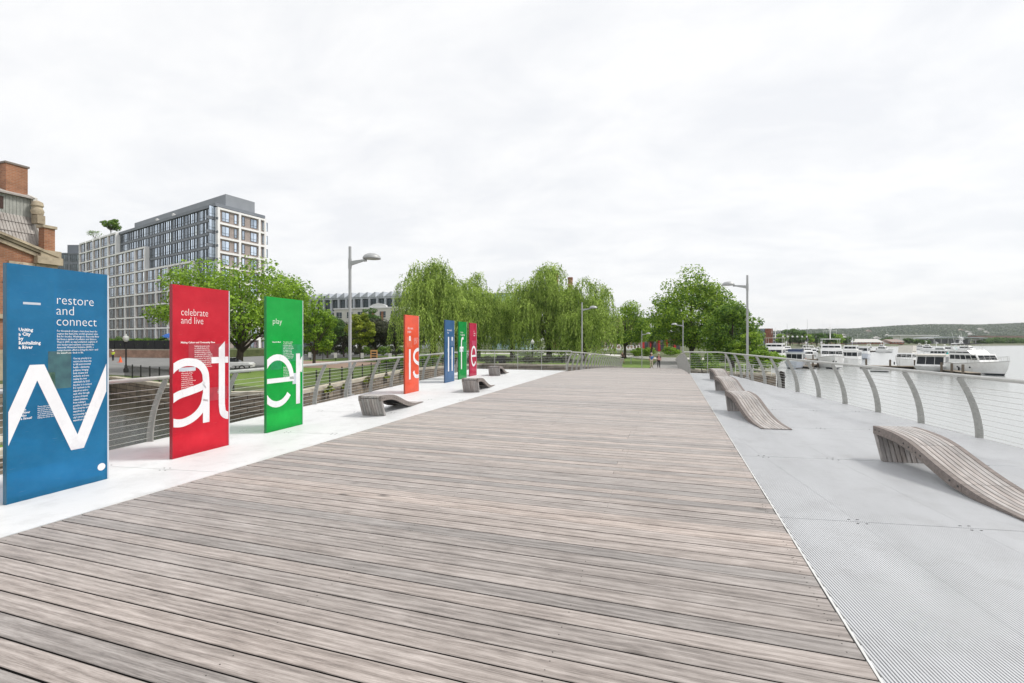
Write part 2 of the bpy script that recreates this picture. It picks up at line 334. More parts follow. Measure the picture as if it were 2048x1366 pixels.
    b = N(t, 'ShaderNodeBump'); b.inputs['Strength'].default_value = .18; b.inputs['Distance'].default_value = .003; t.links.new(h, b.inputs['Height']); t.links.new(b.outputs[0], p.inputs['Normal'])
    return m
deckwood = woodmat('weathered_deck_wood', 0, (.085,.070,.062), (.54,.474,.437), .25)
rng = random.Random(5)
mb = MB(); PW = .166; y = -3.2; i = 0
while y < 61.9:
    z0, z1 = deckz(y+.005), deckz(y+PW-.005); e = [WL-.01+rng.uniform(-.006,.006), WR-.006+rng.uniform(-.005,.003)]
    cuts = [e[0]] + ([rng.choice([-3.9,-2.3,-.7])] if rng.random() < .45 and y > 6 else []) + [e[1]]
    gap = .0098+rng.uniform(-.0022,.004)
    for a, b in zip(cuts, cuts[1:]):
        h = rng.uniform(-.0016,.0016); a += .002; b -= .002
        c = .0035
        ya, yb = y+gap/2, y+PW-gap/2
        vs = [(a,ya,z0-.035),(b,ya,z0-.035),(b,yb,z1-.035),(a,yb,z1-.035),
              (a,ya,z0-c+h),(b,ya,z0-c+h),(b,yb,z1-c+h),(a,yb,z1-c+h),
              (a,ya+c,z0+h),(b,ya+c,z0+h),(b,yb-c,z1+h),(a,yb-c,z1+h)]
        o_ = len(mb.v); mb.v += vs; mb.f += [tuple(q+o_ for q in f_) for f_ in [(0,3,2,1),(0,1,5,4),(1,2,6,5),(2,3,7,6),(3,0,4,7),(4,5,9,8),(6,7,11,10),(8,9,10,11),(5,6,10,9),(7,4,8,11)]]; mb.m += [1,1,1,1,1,0,0,0,0,0]
    y += PW
struct(mb.build('timber_walkway', [deckwood, mat('gap_dirt',(.022,.019,.017),rough=1)]), 'weathered grey brown timber planks laid across the bridge')
# screw heads
sb = MB(); y = -3.2; 
while y < 12:
    for X in (WR-.09, WR-.075, WL+.09, -2.3, -.62):
        for o in (.045, .12): 
            if rng.random() < .6: sb.lathe([(.0042,.0),(.0042,.0022),(.002,.0026)], (X+rng.uniform(-.01,.01), y+o+rng.uniform(-.008,.008), -.0002), 6)
    y += PW
struct(sb.build('deck_screws', mat('old_screw',(.12,.11,.1),rough=.5,metal=.6)), 'small screw heads in the timber planks')
# aluminium ribbed plates
alu = mat('ribbed_aluminium', (.55,.56,.575), rough=.42, var=.08, scale=.9, stretch=(1.6,.35,1), spec=.6, dirt=((.36,.36,.36),2.2,.35))
alu_lit = mat('ribbed_aluminium_lit', (.71,.715,.72), rough=.42, var=.05, scale=.9, stretch=(1.6,.35,1), spec=.6, dirt=((.42,.42,.41),2.6,.4))  # same plates as the right side, brighter light on the ribs painted into the colour
A8 = R(8.2); RD = Vector((-math.sin(A8), math.cos(A8), 0)); RP = Vector((math.cos(A8), math.sin(A8), 0))
def clip_line(poly, b):     # interval of a on the line p = RP*b + RD*a inside a convex polygon
    lo, hi = -1e9, 1e9; n = len(poly)
    for i in range(n):
        p = Vector(poly[i]+(0,)); q = Vector(poly[(i+1)%n]+(0,)); e = q-p; nn = Vector((-e.y, e.x, 0))   # inside is left (CCW)
        den = nn.dot(RD); num = nn.dot(p - RP*b)
        if abs(den) < 1e-9:
            if num > 0: return None
        elif den > 0: lo = max(lo, num/den)
        else: hi = min(hi, num/den)
    return (lo, hi) if hi-lo > .02 else None
Y0, Y1 = -3.2, 27.35
def ribs(name, poly, phase, label, alu=alu):
    mb = MB(); bs = [Vector(p+(0,)).dot(RP) for p in poly]; b = min(bs)+.004; PIT = .0198; k = 0; w2 = .0063
    while b < max(bs):
        g = .0018 if k % 48 == 0 else 0
        iv = clip_line(poly, b+w2)
        if iv:
            lo, hi = iv; s = math.ceil((lo-phase)/2.65)*2.65+phase; cuts = [lo]
            while s < hi: cuts.append(s); s += 2.65
            cuts.append(hi)
            for a0, a1 in zip(cuts, cuts[1:]):
                if a1-a0 < .02: continue
                p = RP*(b+g/2)+RD*(a0+.0045); q = RP*(b+g/2)+RD*(a1-.0045); o = RP*(2*w2-g)
                c = Vector((0,0,-.02)); ch = .0012; u = Vector((0,0,-ch)); s_ = RP*ch
                rg = [[x+c, x+u, x+s_, x+o-s_, x+o+u, x+o+c] for x in (p, q)]
                mb.loft(rg, cap=True)
        b += PIT; k += 1
    return struct(mb.build(name, alu), label)
polyL = [(XL(Y0)+.02,Y0),(WL-.03,Y0),(WL-.03,Y1),(XL(Y1)+.02,Y1)]
polyR = [(WR+.014,Y0),(XR(Y0)-.02,Y0),(XR(Y1)-.02,Y1),(WR+.014,Y1)]
ribs('ribbed_metal_deck', polyL, .35, 'pale ribbed aluminium deck plates left of the timber walkway', alu_lit)
ribs('ribbed_metal_deck', polyR, .12+2.65*0+ (Vector((1.0,5.35,0)).dot(RD))%2.65-.12, 'pale ribbed aluminium deck plates right of the timber walkway')
# small clips at the plate joints
cl = MB()
for poly in (polyL, polyR):
    xs = [p[0] for p in poly]; ph = .35 if poly is polyL else (Vector((1.0,5.35,0)).dot(RD))%2.65
    a = ph
    while a < 14:
        b = min(Vector(p+(0,)).dot(RP) for p in poly)+.01
        while b < 8:
            p0 = RP*b+RD*a; bb = b
            for ob, oa in ((-.05,.05),(.03,.06),(-.02,-.05),(.06,-.045)):
                q = RP*(b+ob)+RD*(a+oa)
                if (poly is polyR and WR+.05 < q.x < XR(q.y)-.1 and q.y>-1) or (poly is polyL and XL(q.y)+.1 < q.x < WL-.08 and q.y>-1):
                    cl.box(q+Vector((0,0,.0008)), (.022,.009,.003), A8)
            b += .948
        a += 2.65
struct(cl.build('plate_clips', dark_m), 'small dark fixing clips at the joints of the metal deck plates')
ed = MB()
ed.b2((WR-.003,Y0,-.03),(WR+.011,Y1,.0035)); ed.b2((WL-.027,Y0,-.03),(WL-.012,Y1,.0035))
struct(ed.build('deck_edge_strip', mat('bright_edge_trim',(.72,.72,.7),rough=.35,metal=.3)), 'thin bright metal strips between timber and metal decks')
# structure under the deck
ud = MB()
ud.prism([(XL(Y0),Y0,-.05),(XR(Y0),Y0,-.05),(XR(Y1),Y1,-.05),(XL(Y1),Y1,-.05)], (0,0,-.03))
ud.prism([(XL(Y0)+.25,Y0,-.081),(XR(Y0)-.25,Y0,-.081),(XR(Y1)-.25,Y1-.2,-.081),(XL(Y1)+.25,Y1-.2,-.081)], (0,0,-.6))
ys = [Y1+ (62.3-Y1)*i/12 for i in range(13)]
ud.loft([[(WL-.06,Y,deckz(Y)-.05),(WR+.06,Y,deckz(Y)-.05),(WR+.06,Y,deckz(Y)-.5),(WL-.06,Y,deckz(Y)-.5)] for Y in ys])
struct(ud.build('bridge_deck', dark_m), 'dark steel structure under the bridge decking')
fa = MB()
for X, s in ((XL,-1),(XR,1)):
    fa.prism([(X(Y0)+s*.012,Y0,-.001),(X(Y1)+s*.012,Y1,-.001),(X(Y1)+s*.012,Y1,-.42),(X(Y0)+s*.012,Y0,-.42)], (-s*.01,0,0))
fa.b2((XL(Y1),Y1+.005,-.42),(WL-.06,Y1+.02,-.001)); fa.b2((WR+.06,Y1+.005,-.42),(XR(Y1),Y1+.02,-.001))
struct(fa.build('bridge_fascia', steel), 'grey metal edge of the bridge deck')
pr = MB()
for Y in (8, 26, 44): 
    for X in (-4.5, -.2): pr.lathe([(.55,WATER-2),(.55,-.47+deckz(Y+4))], (X,Y,0), 20)
struct(pr.build('bridge_piers', concrete), 'concrete piers below the bridge')
struct(MB().b2((WL-.5,62.02,LAND-1.6),(WR+.5,62.5,LAND-.02)).build('bridge_abutment', concrete), 'concrete abutment at the far end of the bridge')
# ------------------------------------------------------------------ railings
HR = 1.08
def blade(mb, p, inw, w0=.125, w1=.085, lean=.33, mi=0):
    p = Vector(p); inw = Vector(inw).normalized(); al = Vector((-inw.y, inw.x, 0))*.011; L = []; Rr = []
    for i in range(11):
        t = i/10; c = lean*(.10*t+.90*t**2.1); w = (w0*(1-t)+w1*t)/2
        tx = lean*(.10+1.89*t**1.1)/HR; nrm = Vector((1,-tx)).normalized()
        L.append(p+inw*(c-w*nrm.x)+Vector((0,0,t*HR-w*nrm.y*1.0-(0 if i else 0))))
        Rr.append(p+inw*(c+w*nrm.x)+Vector((0,0,t*HR+w*nrm.y)))
    L[0].z = Rr[0].z = p.z-.3
    rings = [[a-al, b-al, b+al, a+al] for a, b in zip(L, Rr)]
    mb.loft(rings, mi); return mb
def off_at(t, lean=.33): return lean*(.10*t+.90*t**2.1)
def railing(label, side):
    X = XL if side < 0 else XR; inX = -side
    root = thing('bridge_railing', label, 'railing', (X(10),10,0))
    dirv = Vector((-.135 if side<0 else -.1515, 1, 0)).normalized(); inw = Vector((dirv.y,-dirv.x,0)) if side < 0 else Vector((-dirv.y,dirv.x,0))
    posts = []; ph, sp = (6.0,1.615) if side < 0 else (10.81,1.532)
    Y = ph - sp*5
    while Y < 26.9: posts.append(Vector((X(Y),Y,0))); Y += sp
    for p in posts: blade(MB(), p+inw*.02, inw).build('post', post_steel, root)
    # return along the step of the deck, with thin straight posts
    xi = WL-.02 if side<0 else WR+.02; xo = X(Y1)
    n = 4 if side < 0 else 2
    for i in range(n+1):
        x = xo+(xi-xo)*(i+.12)/(n+.3); x = xo + (xi-xo)*i/n if 0 < i else xo
        if i == 0: x = xo - side*.02
        MB().tube([(x,Y1-.03,-.3),(x,Y1-.03,HR)], .02, 8).build('post', post_steel, root, smooth=True)
    nar = []; Y = Y1+.2
    while Y < 62.3: nar.append(Vector((xi,Y,deckz(Y)))); Y += 1.53
    inn = Vector((-side,0,0))
    for p in nar: blade(MB(), p, inn, .12, .08, .30).build('post', post_steel, root)
    def line(t, o=0.0):
        z = HR*t; a = [p+inw*(.02+off_at(t)+o)+Vector((0,0,z)) for p in posts]
        a[0] = a[0]; cx = xo - side*off_at(t)
        b = [Vector((cx, Y1-.03, z)), Vector((xi-side*off_at(t,.3), Y1-.03+ .02, z))]
        c = [p+inn*(off_at(t,.3)+o)+Vector((0,0,z)) for p in nar]
        return a+b+c
    top = line(1.0); top = [p+Vector((0,0,.03)) for p in top]
    MB().tube(top, .034, 10).build('top_rail', steel, root, smooth=True)
    for k in range(10):
        t = .06+k*.088
        MB().tube(line(t), .0042, 5).build('cable', cable_m, root, smooth=True)
    return root
railing('steel cable railing with curved posts in front of the park, left of the deck', -1)
railing('steel cable railing with curved posts in front of the marina, right of the deck', 1)
# ------------------------------------------------------------------ wave benches
benchwood = woodmat('bench_slat_wood', 1, (.15,.132,.124), (.57,.535,.515), .10, also=2)
beamwood = mat('bench_beam_wood', (.22,.19,.175), rough=.85, var=.25, scale=5, bump=.2, stretch=(1,6,6))
boltm = mat('bolt_steel', (.10,.10,.10), rough=.45, metal=.7)
BW = .56
prof = smooth_path([(-.06,.475,0),(.25,.47,0),(.55,.445,0),(.80,.395,0),(1.05,.315,0),(1.32,.225,0),(1.60,.145,0),(1.90,.08,0),(2.20,.04,0),(2.65,.018,0)], 4)
prof = [(p.x, p.y) for p in prof]
for s_ in (.842, .849, 1.697, 1.704):
    j = next(i for i, q in enumerate(prof) if q[0] > s_); f_ = (s_-prof[j-1][0])/(prof[j][0]-prof[j-1][0])
    prof.insert(j, (s_, prof[j-1][1]+f_*(prof[j][1]-prof[j-1][1])))
def thick(s): return .115 if s < 1.5 else max(.018, .115-(s-1.5)*.095)
def bench():
    r = thing('wave_bench', 'tmp', 'bench')
    def strip(x0, x1, dz=0.0, bot=None, name='seat', s0=-1, s1=9, inset=0.0):
        rg = []
        for s, z in prof:
            if s < s0 or s > s1: continue
            zb = z-(bot if bot else thick(s)); zb = max(zb, .004)
            rg.append([(x0,s,zb),(x1,s,zb),(x1,s,z+dz),(x0,s,z+dz)])
        return rg
    n = 9; w = BW/n; seat = MB()
    for k in range(n):
        x0 = -BW/2+k*w+.006; x1 = x0+w-.012
        if k in (0, n-1): continue
        for s0, s1 in ((-1,.8421),(.8489,1.6971),(1.7039,9)):
            rg = strip(x0, x1, 0, .05, s0=s0, s1=s1)
            if len(rg) > 1: seat.loft(rg)
    seat.build('seat', benchwood, r, local=True)
    for sgn in (-1, 1):
        xo = sgn*BW/2; xi = xo-sgn*(w-.004); bm_ = MB()
        for s0, s1 in ((-1,.8421),(.8489,1.6971),(1.7039,9)):
            rg = strip(min(xo,xi), max(xo,xi), 0.0, None, s0=s0, s1=s1)
            if len(rg) > 1: bm_.loft(rg)
        b = bm_.build('side_beam', beamwood, r, local=True)
        for s, dz in ((0,-.05),(.1,-.055),(.66,-.06),(.77,-.06),(.91,-.06),(1.0,-.06),(1.52,-.05),(1.65,-.045)):
            z = min(prof, key=lambda q: abs(q[0]-s))[1]+dz
            MB().tube([(xo-sgn*.004,s,z),(xo+sgn*.006,s,z)], .012, 8).build('bolt', boltm, b, local=True)
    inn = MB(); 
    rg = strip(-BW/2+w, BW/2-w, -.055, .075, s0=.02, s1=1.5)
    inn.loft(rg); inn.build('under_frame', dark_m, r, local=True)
    leg = MB(); lt = [(-.058,.365),(.03,.365),(.20,.0),(.13,.0)]
    for k in range(n):
        x0 = -BW/2+k*w+.006; x1 = x0+w-.012; e_ = .001 if k in (0, n-1) else .043
        leg.prism([(x0,s-(z>.1)*(e_-.001)*.3,z+(e_ if z > .1 else .001)) for s, z in lt], (x1-x0,0,0))
    leg.prism([(-BW/2+.03,-.03,.36),(-BW/2+.03,.02,.36),(-BW/2+.03,.165,.03),(-BW/2+.03,.14,.03)], (BW-.06,0,0))
    leg.build('leg', benchwood, r, local=True)
    return r
B0 = bench(); G = 'wave shaped timber benches on the bridge'
BL = [((-6.47,9.5),1,'weathered slatted wave bench nearest on the left deck, in front of the orange panel'),
      ((-6.28,14.85),1,'weathered slatted wave bench on the left deck below the blue and green letter panels'),
      ((-8.1,22.1),1,'small looking slatted wave bench on the left deck before the end railing'),
      ((3.17,8.48),-1,'nearest slatted wave bench on the right deck, its tail cut by the photo edge'),
      ((1.62,13.2),-1,'slatted wave bench on the right deck, nearest of the row of three beside the timber'),
      ((1.78,18.3),-1,'slatted wave bench in the middle of the row of three on the right deck'),
      ((1.98,23.4),-1,'farthest slatted wave bench on the right deck, close to the end railing')]
for i, ((x, y), s, l) in enumerate(BL):
    rz = A8 if s > 0 else A8+math.pi
    loc = (x, y, .001)
    if i == 0: B0.location = loc; B0.rotation_euler = (0,0,rz); B0['label'] = l; B0['group'] = G
    else: dup(B0, loc, rz, l, G)
# ------------------------------------------------------------------ street lamps
def lamp():
    r = thing('street_lamp', 'tmp', 'street lamp')
    MB().lathe([(.052,-.9),(.05,2.0),(.044,4.7),(.030,4.705)], n=14).build('pole', lampgrey, r, smooth=True, local=True)
    MB().box((0,0,.01),(.2,.2,.03)).build('base_plate', lampgrey, r, local=True)
    MB().loft([[(.03,-.03,4.10),(.03,.03,4.10),(.03,.03,4.24),(.03,-.03,4.24)],[(.56,-.025,4.225),(.56,.025,4.225),(.56,.025,4.275),(.56,-.025,4.275)]]).build('arm', lampgrey, r, local=True)
    MB().lathe([(.055,4.01),(.055,4.32)], n=14).build('collar', lampgrey, r, smooth=True, local=True)
    pr_ = [(.0,4.45)]+[(.275*math.sin(a), 4.285+.165*math.cos(a)) for a in [R(q) for q in range(10,91,10)]]+[(.275,4.275),(.24,4.27)]
    h = MB().lathe(pr_[::-1], (.80,0,0), 22).build('lamp_head', lampgrey, r, smooth=True, local=True)
    MB().lathe([(.235,4.272),(.10,4.265),(.01,4.262)], (.80,0,0), 20).build('lens', mat('lamp_lens',(.5,.5,.47),rough=.3), h, local=True)
    MB().box((.55,0,4.235),(.10,.08,.06)).build('bracket', lampgrey, r, local=True)
    return r
L0 = lamp(); G = 'grey dome street lamps along the bridge'
for i, (x, y, z, rz, l) in enumerate([(XL(12.9)-.12,12.95,0,0,'tall grey dome lamp beside the left railing near the first bench'),
        (XR(24.3)+.14,24.3,0,math.pi,'tall grey dome lamp outside the right railing before the marina'),
        (WL-.25,34.0,deckz(34),0,'grey dome lamp at the start of the narrow span, before the willow'),
        (WR+.25,49.8,deckz(49.8),math.pi,'grey dome lamp against the big tree at the narrow right railing'),
        (-3.3,63.6,LAND,0,'slim far dome lamp on the lawn beside the two walkers')]):
    if i == 0: L0.location = (x,y,z); L0['label'] = l; L0['group'] = G
    else: dup(L0, (x,y,z), rz, l, G)
# ------------------------------------------------------------------ letter panels
def panelmat(name, col, tr):
    m = bpy.data.materials.new(name); m.use_nodes = True; t = m.node_tree; p = t.nodes['Principled BSDF']; o = t.nodes['Material Output']
    p.inputs['Roughness'].default_value = .14; p.inputs['Specular IOR Level'].default_value = .6
    tcn = N(t, 'ShaderNodeTexCoord'); n = N(t, 'ShaderNodeTexNoise'); n.inputs['Scale'].default_value = 1.6; n.inputs['Detail'].default_value = 7; n.inputs['Roughness'].default_value = .65; t.links.new(tcn.outputs['Object'], n.inputs['Vector'])
    r = N(t, 'ShaderNodeValToRGB'); r.color_ramp.elements[0].position = .3; r.color_ramp.elements[1].position = .72
    c = np.array(col); r.color_ramp.elements[0].color = (*(c*.72),1); r.color_ramp.elements[1].color = (*np.minimum(c*1.12+.02,1),1); t.links.new(n.outputs['Fac'], r.inputs[0])
    # fine scratches
    q = N(t, 'ShaderNodeMapping'); q.inputs['Rotation'].default_value = (.5,0,0); q.inputs['Scale'].default_value = (1,3,40); t.links.new(tcn.outputs['Object'], q.inputs[0])
    n2 = N(t, 'ShaderNodeTexNoise'); n2.inputs['Scale'].default_value = 2.2; n2.inputs['Detail'].default_value = 4; t.links.new(q.outputs[0], n2.inputs['Vector'])
    sr = N(t, 'ShaderNodeValToRGB'); sr.color_ramp.elements[0].position = .66; sr.color_ramp.elements[0].color = (0,0,0,1); sr.color_ramp.elements[1].position = .74; sr.color_ramp.elements[1].color = (.35,)*3+(1,); t.links.new(n2.outputs['Fac'], sr.inputs[0])
    mm = N(t, 'ShaderNodeMix', data_type='RGBA'); mm.inputs['B'].default_value = (*np.minimum(c*.6+.3,1),1); t.links.new(sr.outputs[0], mm.inputs['Factor']); t.links.new(r.outputs[0], mm.inputs['A'])
    t.links.new(mm.outputs['Result'], p.inputs['Base Color'])
    tl = N(t, 'ShaderNodeBsdfTranslucent'); tl.inputs['Color'].default_value = (*np.minimum(c*1.3,1),1)
    tp = N(t, 'ShaderNodeBsdfTransparent'); tp.inputs['Color'].default_value = (*np.minimum(c*1.7+.06,1),1)
    m1 = N(t, 'ShaderNodeMixShader'); m1.inputs[0].default_value = .25; t.links.new(p.outputs[0], m1.inputs[1]); t.links.new(tl.outputs[0], m1.inputs[2])
    m2 = N(t, 'ShaderNodeMixShader'); m2.inputs[0].default_value = tr; t.links.new(m1.outputs[0], m2.inputs[1]); t.links.new(tp.outputs[0], m2.inputs[2]); t.links.new(m2.outputs[0], o.inputs['Surface'])
    return m
letter_m = mat('letter_white', (.80,.80,.82), rough=.4, var=.06, scale=2.5, dirt=((.45,.40,.45),1.8,.5))
print_m = mat('print_white', (.82,.82,.82), rough=.45, var=.03)
edge_m = mat('panel_edge', (.55,.60,.66), rough=.25, var=.1, scale=4)
TXT = {}
def textmesh(body, size, width=None, bold=0.0, gap=1.0):
    c = bpy.data.curves.new('print', 'FONT'); c.body = body; c.size = size; c.space_line = gap; c.offset = bold; c.resolution_u = 3 if size > .06 else 1
    o = bpy.data.objects.new('print', c); COL.objects.link(o); bpy.context.view_layer.update()
    me = bpy.data.meshes.new_from_object(o.evaluated_get(bpy.context.evaluated_depsgraph_get()))
    bpy.data.objects.remove(o); 
    xs = [v.co.x for v in me.vertices]; k = (width/max(xs)) if width and xs else 1
    return me, k
PT = .045; PHH = 2.57
def panel(y0, col, letters, texts, label, x0, tr=.36, photos=()):
    r = thing('letter_panel', label, 'sign', (x0, y0, 0), 'coloured letter panels on the left deck', rz=R(3.0))
    m = panelmat('acrylic_'+label.split()[0]+'_'+str(int(y0*10)), col, tr)
    MB().b2((-PT,0,0),(0,1.0,PHH)).build('panel', m, r, local=True)
    ec = tuple(np.array(col)*.42+.01)
    MB().b2((-PT-.004,-.006,0),(.004,-.0004,PHH)).build('near_edge', mat('dark_edge_'+label.split()[0]+'_'+str(int(y0*10)), ec, rough=.25), r, local=True)
    # frosted clear edge down the far side and a darker reveal down the near side
    MB().b2((-PT-.002,1.0003,.002),(.0,1.018,PHH-.004)).build('edge_strip', edge_m, r, local=True)
    MB().b2((-.10,.03,-.02),(-PT-.001,.97,.05)).build('foot_bracket', steel, r, local=True)
    def place(me, k, s, z, name, x=.0022, mt=print_m):
        M = Matrix(((0,0,1,x),(k,0,0,s),(0,1,0,z),(0,0,0,1))); me.transform(M); me.materials.clear(); me.materials.append(mt); me.name = name
        o = bpy.data.objects.new(name, me); COL.objects.link(o); o.parent = r; return o
    for body, size, s, z, w, bold, gap, nm in texts:
        me, k = textmesh(body, size, w, bold, gap); place(me, k, s, z, nm)
    for (s0, z0, s1, z1, c) in photos:
        MB().b2((.0006,s0,z0),(.0014,s1,z1)).build('photo_print', c, r, local=True)
    for polys in letters:
        b = bmesh.new()
        for ip, P in enumerate(polys):
            try: b.faces.new([b.verts.new((.003+(ip%7)*.00025,s,z)) for s, z in P])
            except ValueError: pass
        for co, no in (((0,.012,0),(0,-1,0)),((0,.985,0),(0,1,0))):
            bmesh.ops.bisect_plane(b, geom=b.verts[:]+b.edges[:]+b.faces[:], plane_co=co, plane_no=no, clear_outer=True)
        bmesh.ops.recalc_face_normals(b, faces=b.faces)
        for f in b.faces:
            if f.normal.x < 0: f.normal_flip()
        me = bpy.data.meshes.new('letter'); b.to_mesh(me); b.free(); me.materials.append(letter_m)
        o = bpy.data.objects.new('letter', me); COL.objects.link(o); o.parent = r
    return r
def badge(r):
    b = MB(); b.add([(.0022,.93+.045*math.cos(R(a)),.17+.045*math.sin(R(a))) for a in range(0,360,15)], [tuple(range(24))]); b.build('badge', print_m, r, local=True)
def ribbon(pts, w, k=8):
    q = smooth_path([(a, b, 0) for a, b in pts], k) if k > 1 else [Vector((a,b,0)) for a, b in pts]
    Lp, Rp = [], []
    for i, p in enumerate(q):
        t = (q[min(i+1,len(q)-1)]-q[max(i-1,0)]).normalized(); n = Vector((-t.y,t.x,0))*w/2
        Lp.append(p+n); Rp.append(p-n)
    return [[(a.x,a.y) for a in (Lp[i],Rp[i],Rp[i+1],Lp[i+1])] for i in range(len(q)-1)]
def ell(cx, cz, rx, rz, a0, a1, w, n=28):
    o = []
    for i in range(n):
        t0 = R(a0+(a1-a0)*i/n); t1 = R(a0+(a1-a0)*(i+1)/n)
        o.append([(cx+(rx+s*w/2)*math.cos(t), cz+(rz+s*w/2)*math.sin(t)) for s, t in ((1,t0),(-1,t0),(-1,t1),(1,t1))])
    return o
def rect(s0, z0, s1, z1): return [[(s0,z0),(s1,z0),(s1,z1),(s0,z1)]]
SW = .118; BZ, XZ, AZ = .45, 1.475, 1.88
def slant(s0, z0, s1, z1, w=.135): return [[(s0-w/2,z0),(s0+w/2,z0),(s1+w/2,z1),(s1-w/2,z1)]]
lw = [slant(-.12,BZ,.265,XZ)+slant(.665,BZ,.265,XZ)+slant(.665,BZ,1.06,XZ)]
def let_a(): 
    return ribbon([(-.12,1.08),(-.04,1.28),(.10,1.385),(.26,1.415),(.44,1.37),(.545,1.24),(.565,1.05)], SW) + rect(.565-SW/2,BZ+.10,.565+SW/2,1.06) + \
        ribbon([(.565,1.10),(.50,1.03),(.30,.975),(.08,.925),(-.07,.83),(-.12,.70),(-.07,.58),(.05,.52),(.20,.515),(.38,.585),(.51,.72),(.56,.90)], SW) + rect(.565-SW/2,BZ,.565+SW/2,BZ+.10)
def let_t():
    return [[(.80,.75),(.92,.75),(.92,1.73),(.80,1.62)]] + ribbon([(.86,.80),(.862,.68),(.885,.56),(.96,.505),(1.05,.50)], .12) + rect(.66,1.375,.7995,1.475)+rect(.9205,1.375,1.06,1.475)
def let_e(cx, rx=.38): return ell(cx,(BZ+XZ)/2,rx,(XZ-BZ-SW)/2,0,322,SW) + rect(cx-rx+SW/2,.925,cx+rx+SW/2,1.015)
def let_r(s): return rect(s,BZ,s+SW,XZ) + ribbon([(s+SW-.004,1.10),(s+SW+.04,1.28),(s+SW+.12,1.38),(s+SW+.3,1.43)], SW)
def let_i(s, w=SW): return rect(s,BZ,s+w,XZ-.03)+rect(s,1.72,s+w,AZ)
let_s = ribbon([(1.22,1.30),(1.08,1.40),(.90,1.42),(.72,1.36),(.625,1.23),(.66,1.09),(.80,1.0),(1.0,.93),(1.15,.84),(1.2,.71),(1.1,.565),(.90,.51),(.70,.55),(.60,.70)], SW)
let_f = rect(.27,BZ,.27+SW,1.60)+ribbon([(.329,1.58),(.34,1.72),(.40,1.81),(.50,1.83),(.58,1.82)], SW)+rect(.12,1.36,.2695,1.45)+rect(.389,1.36,.58,1.45)
dk = mat('photo_print_dark', (.03,.075,.10), rough=.35, scale=7, col2=(.06,.16,.17), var=.4)
gk = mat('photo_print_green', (.06,.20,.12), rough=.35, scale=9, col2=(.25,.40,.22))
rk = mat('photo_print_red', (.30,.02,.035), rough=.35, scale=6, col2=(.46,.04,.06))
gd = mat('photo_print_deep_green', (.0,.19,.05), rough=.35, scale=7, col2=(.0,.33,.10))
ok_ = mat('photo_print_orange', (.55,.07,.03), rough=.35, scale=7, col2=(.75,.13,.06))
bk2 = mat('photo_print_blue', (.05,.10,.20), rough=.35, scale=9, col2=(.11,.20,.36))
pk = mat('photo_print_crimson', (.38,.02,.09), rough=.35, scale=7, col2=(.55,.06,.14))
lo1 = ['For thousands of years, rivers have been the','engines that fueled the world\'s greatest cities.','But for decades, Washington\'s Anacostia River','had been a symbol of pollution and division.','Then in 2000, an unprecedented coalition of','civic leaders and residents conceived the','Anacostia Watershed Initiative (AWI), a','comprehensive effort to bring the river\u2014and','the waterfront\u2014back to life.']
lo2 = ['One top priority is to','restore the Anacostia','to full environmental','health\u2014eliminating','pollution, bringing','back streams and','wetlands, and even','making the river','swimmable by 2025.','Another is to connect','DC residents to the','waterfront and to','each other through','a series of transit','related initiatives,','from making it','possible to walk and','bike along the entire','waterfront to','reconnecting the','city\'s street grid to','waterfront parks.']
blue, red, green, orange = (.018,.255,.46), (.74,.02,.055), (.0,.50,.095), (.95,.115,.04)
badge(panel(3.22, blue, lw, [('restore\nand\nconnect',.155,.445,2.165,.43,-.002,.80,'heading'),('Uniting\na City\nby\nRevitalizing\na River',.052,.10,1.845,.20,.0016,.92,'subheading'),
      ('\n'.join(lo1),.031,.455,1.845,.45,.0003,1.03,'body_text'),('\n'.join(lo2),.034,.62,1.52,.20,.0003,1.03,'body_text'),('Can\na River\nAlso\na Street?',.034,.12,.98,.10,.0008,.95,'caption'),
      ('Three major programs\nhave been created to make\nthe Anacostia clean again\nand to bring people back\nto its banks and parks,\nwith trails and bridges\nlinking the whole river',.021,.27,1.0,.19,.0002,1.0,'body_text')],
      'blue acrylic panel reading restore and connect with big white W', -6.68,
      photos=[(.37,1.19,.60,1.62,dk),(.335,1.19,.44,1.38,gk),(.14,2.14,.30,2.165,edge_m)]))
panel(5.2, red, [let_a(),let_t()], [('celebrate\nand live',.155,.13,2.12,.47,-.002,.80,'heading'),('Making Culture and Community Flow',.038,.13,1.70,.60,.0012,1,'subheading'),
      ('Realizing that people in cities\nare culturally diverse, DC is\nan inspiration. Here the river\nWaterfront Initiative is turning\nthis opportunity. AWI is using the\nnatural beauty of the waterfront to\ncreate parks and other destinations\nthat will attract people from all\nover the region, while inspiring\nfamily in nearby neighborhoods\nto keep them safe and connected.',.031,.36,1.645,.33,.0003,1.03,'body_text'),
      ('Thanks to the waterfront\nwhere people can bike,\nto boats, picnic, rest\nswim, taste a concert,\nor bird watch, another\nof the best. Across the river\npeople and nature are\nlinked on foot. Until the\nplaces and places that\nrepresent the best the\nDistrict has to offer.',.029,.14,1.27,.24,.0003,1.03,'body_text'),('Community\nBoathouse\nPark',.024,.78,.93,.11,.0003,1,'caption')],
      'red acrylic panel reading celebrate and live with big white letters at', -6.92, photos=[(.26,1.38,.985,1.69,rk),(.10,1.28,.38,1.335,edge_m),(.62,.78,.97,.99,rk)])
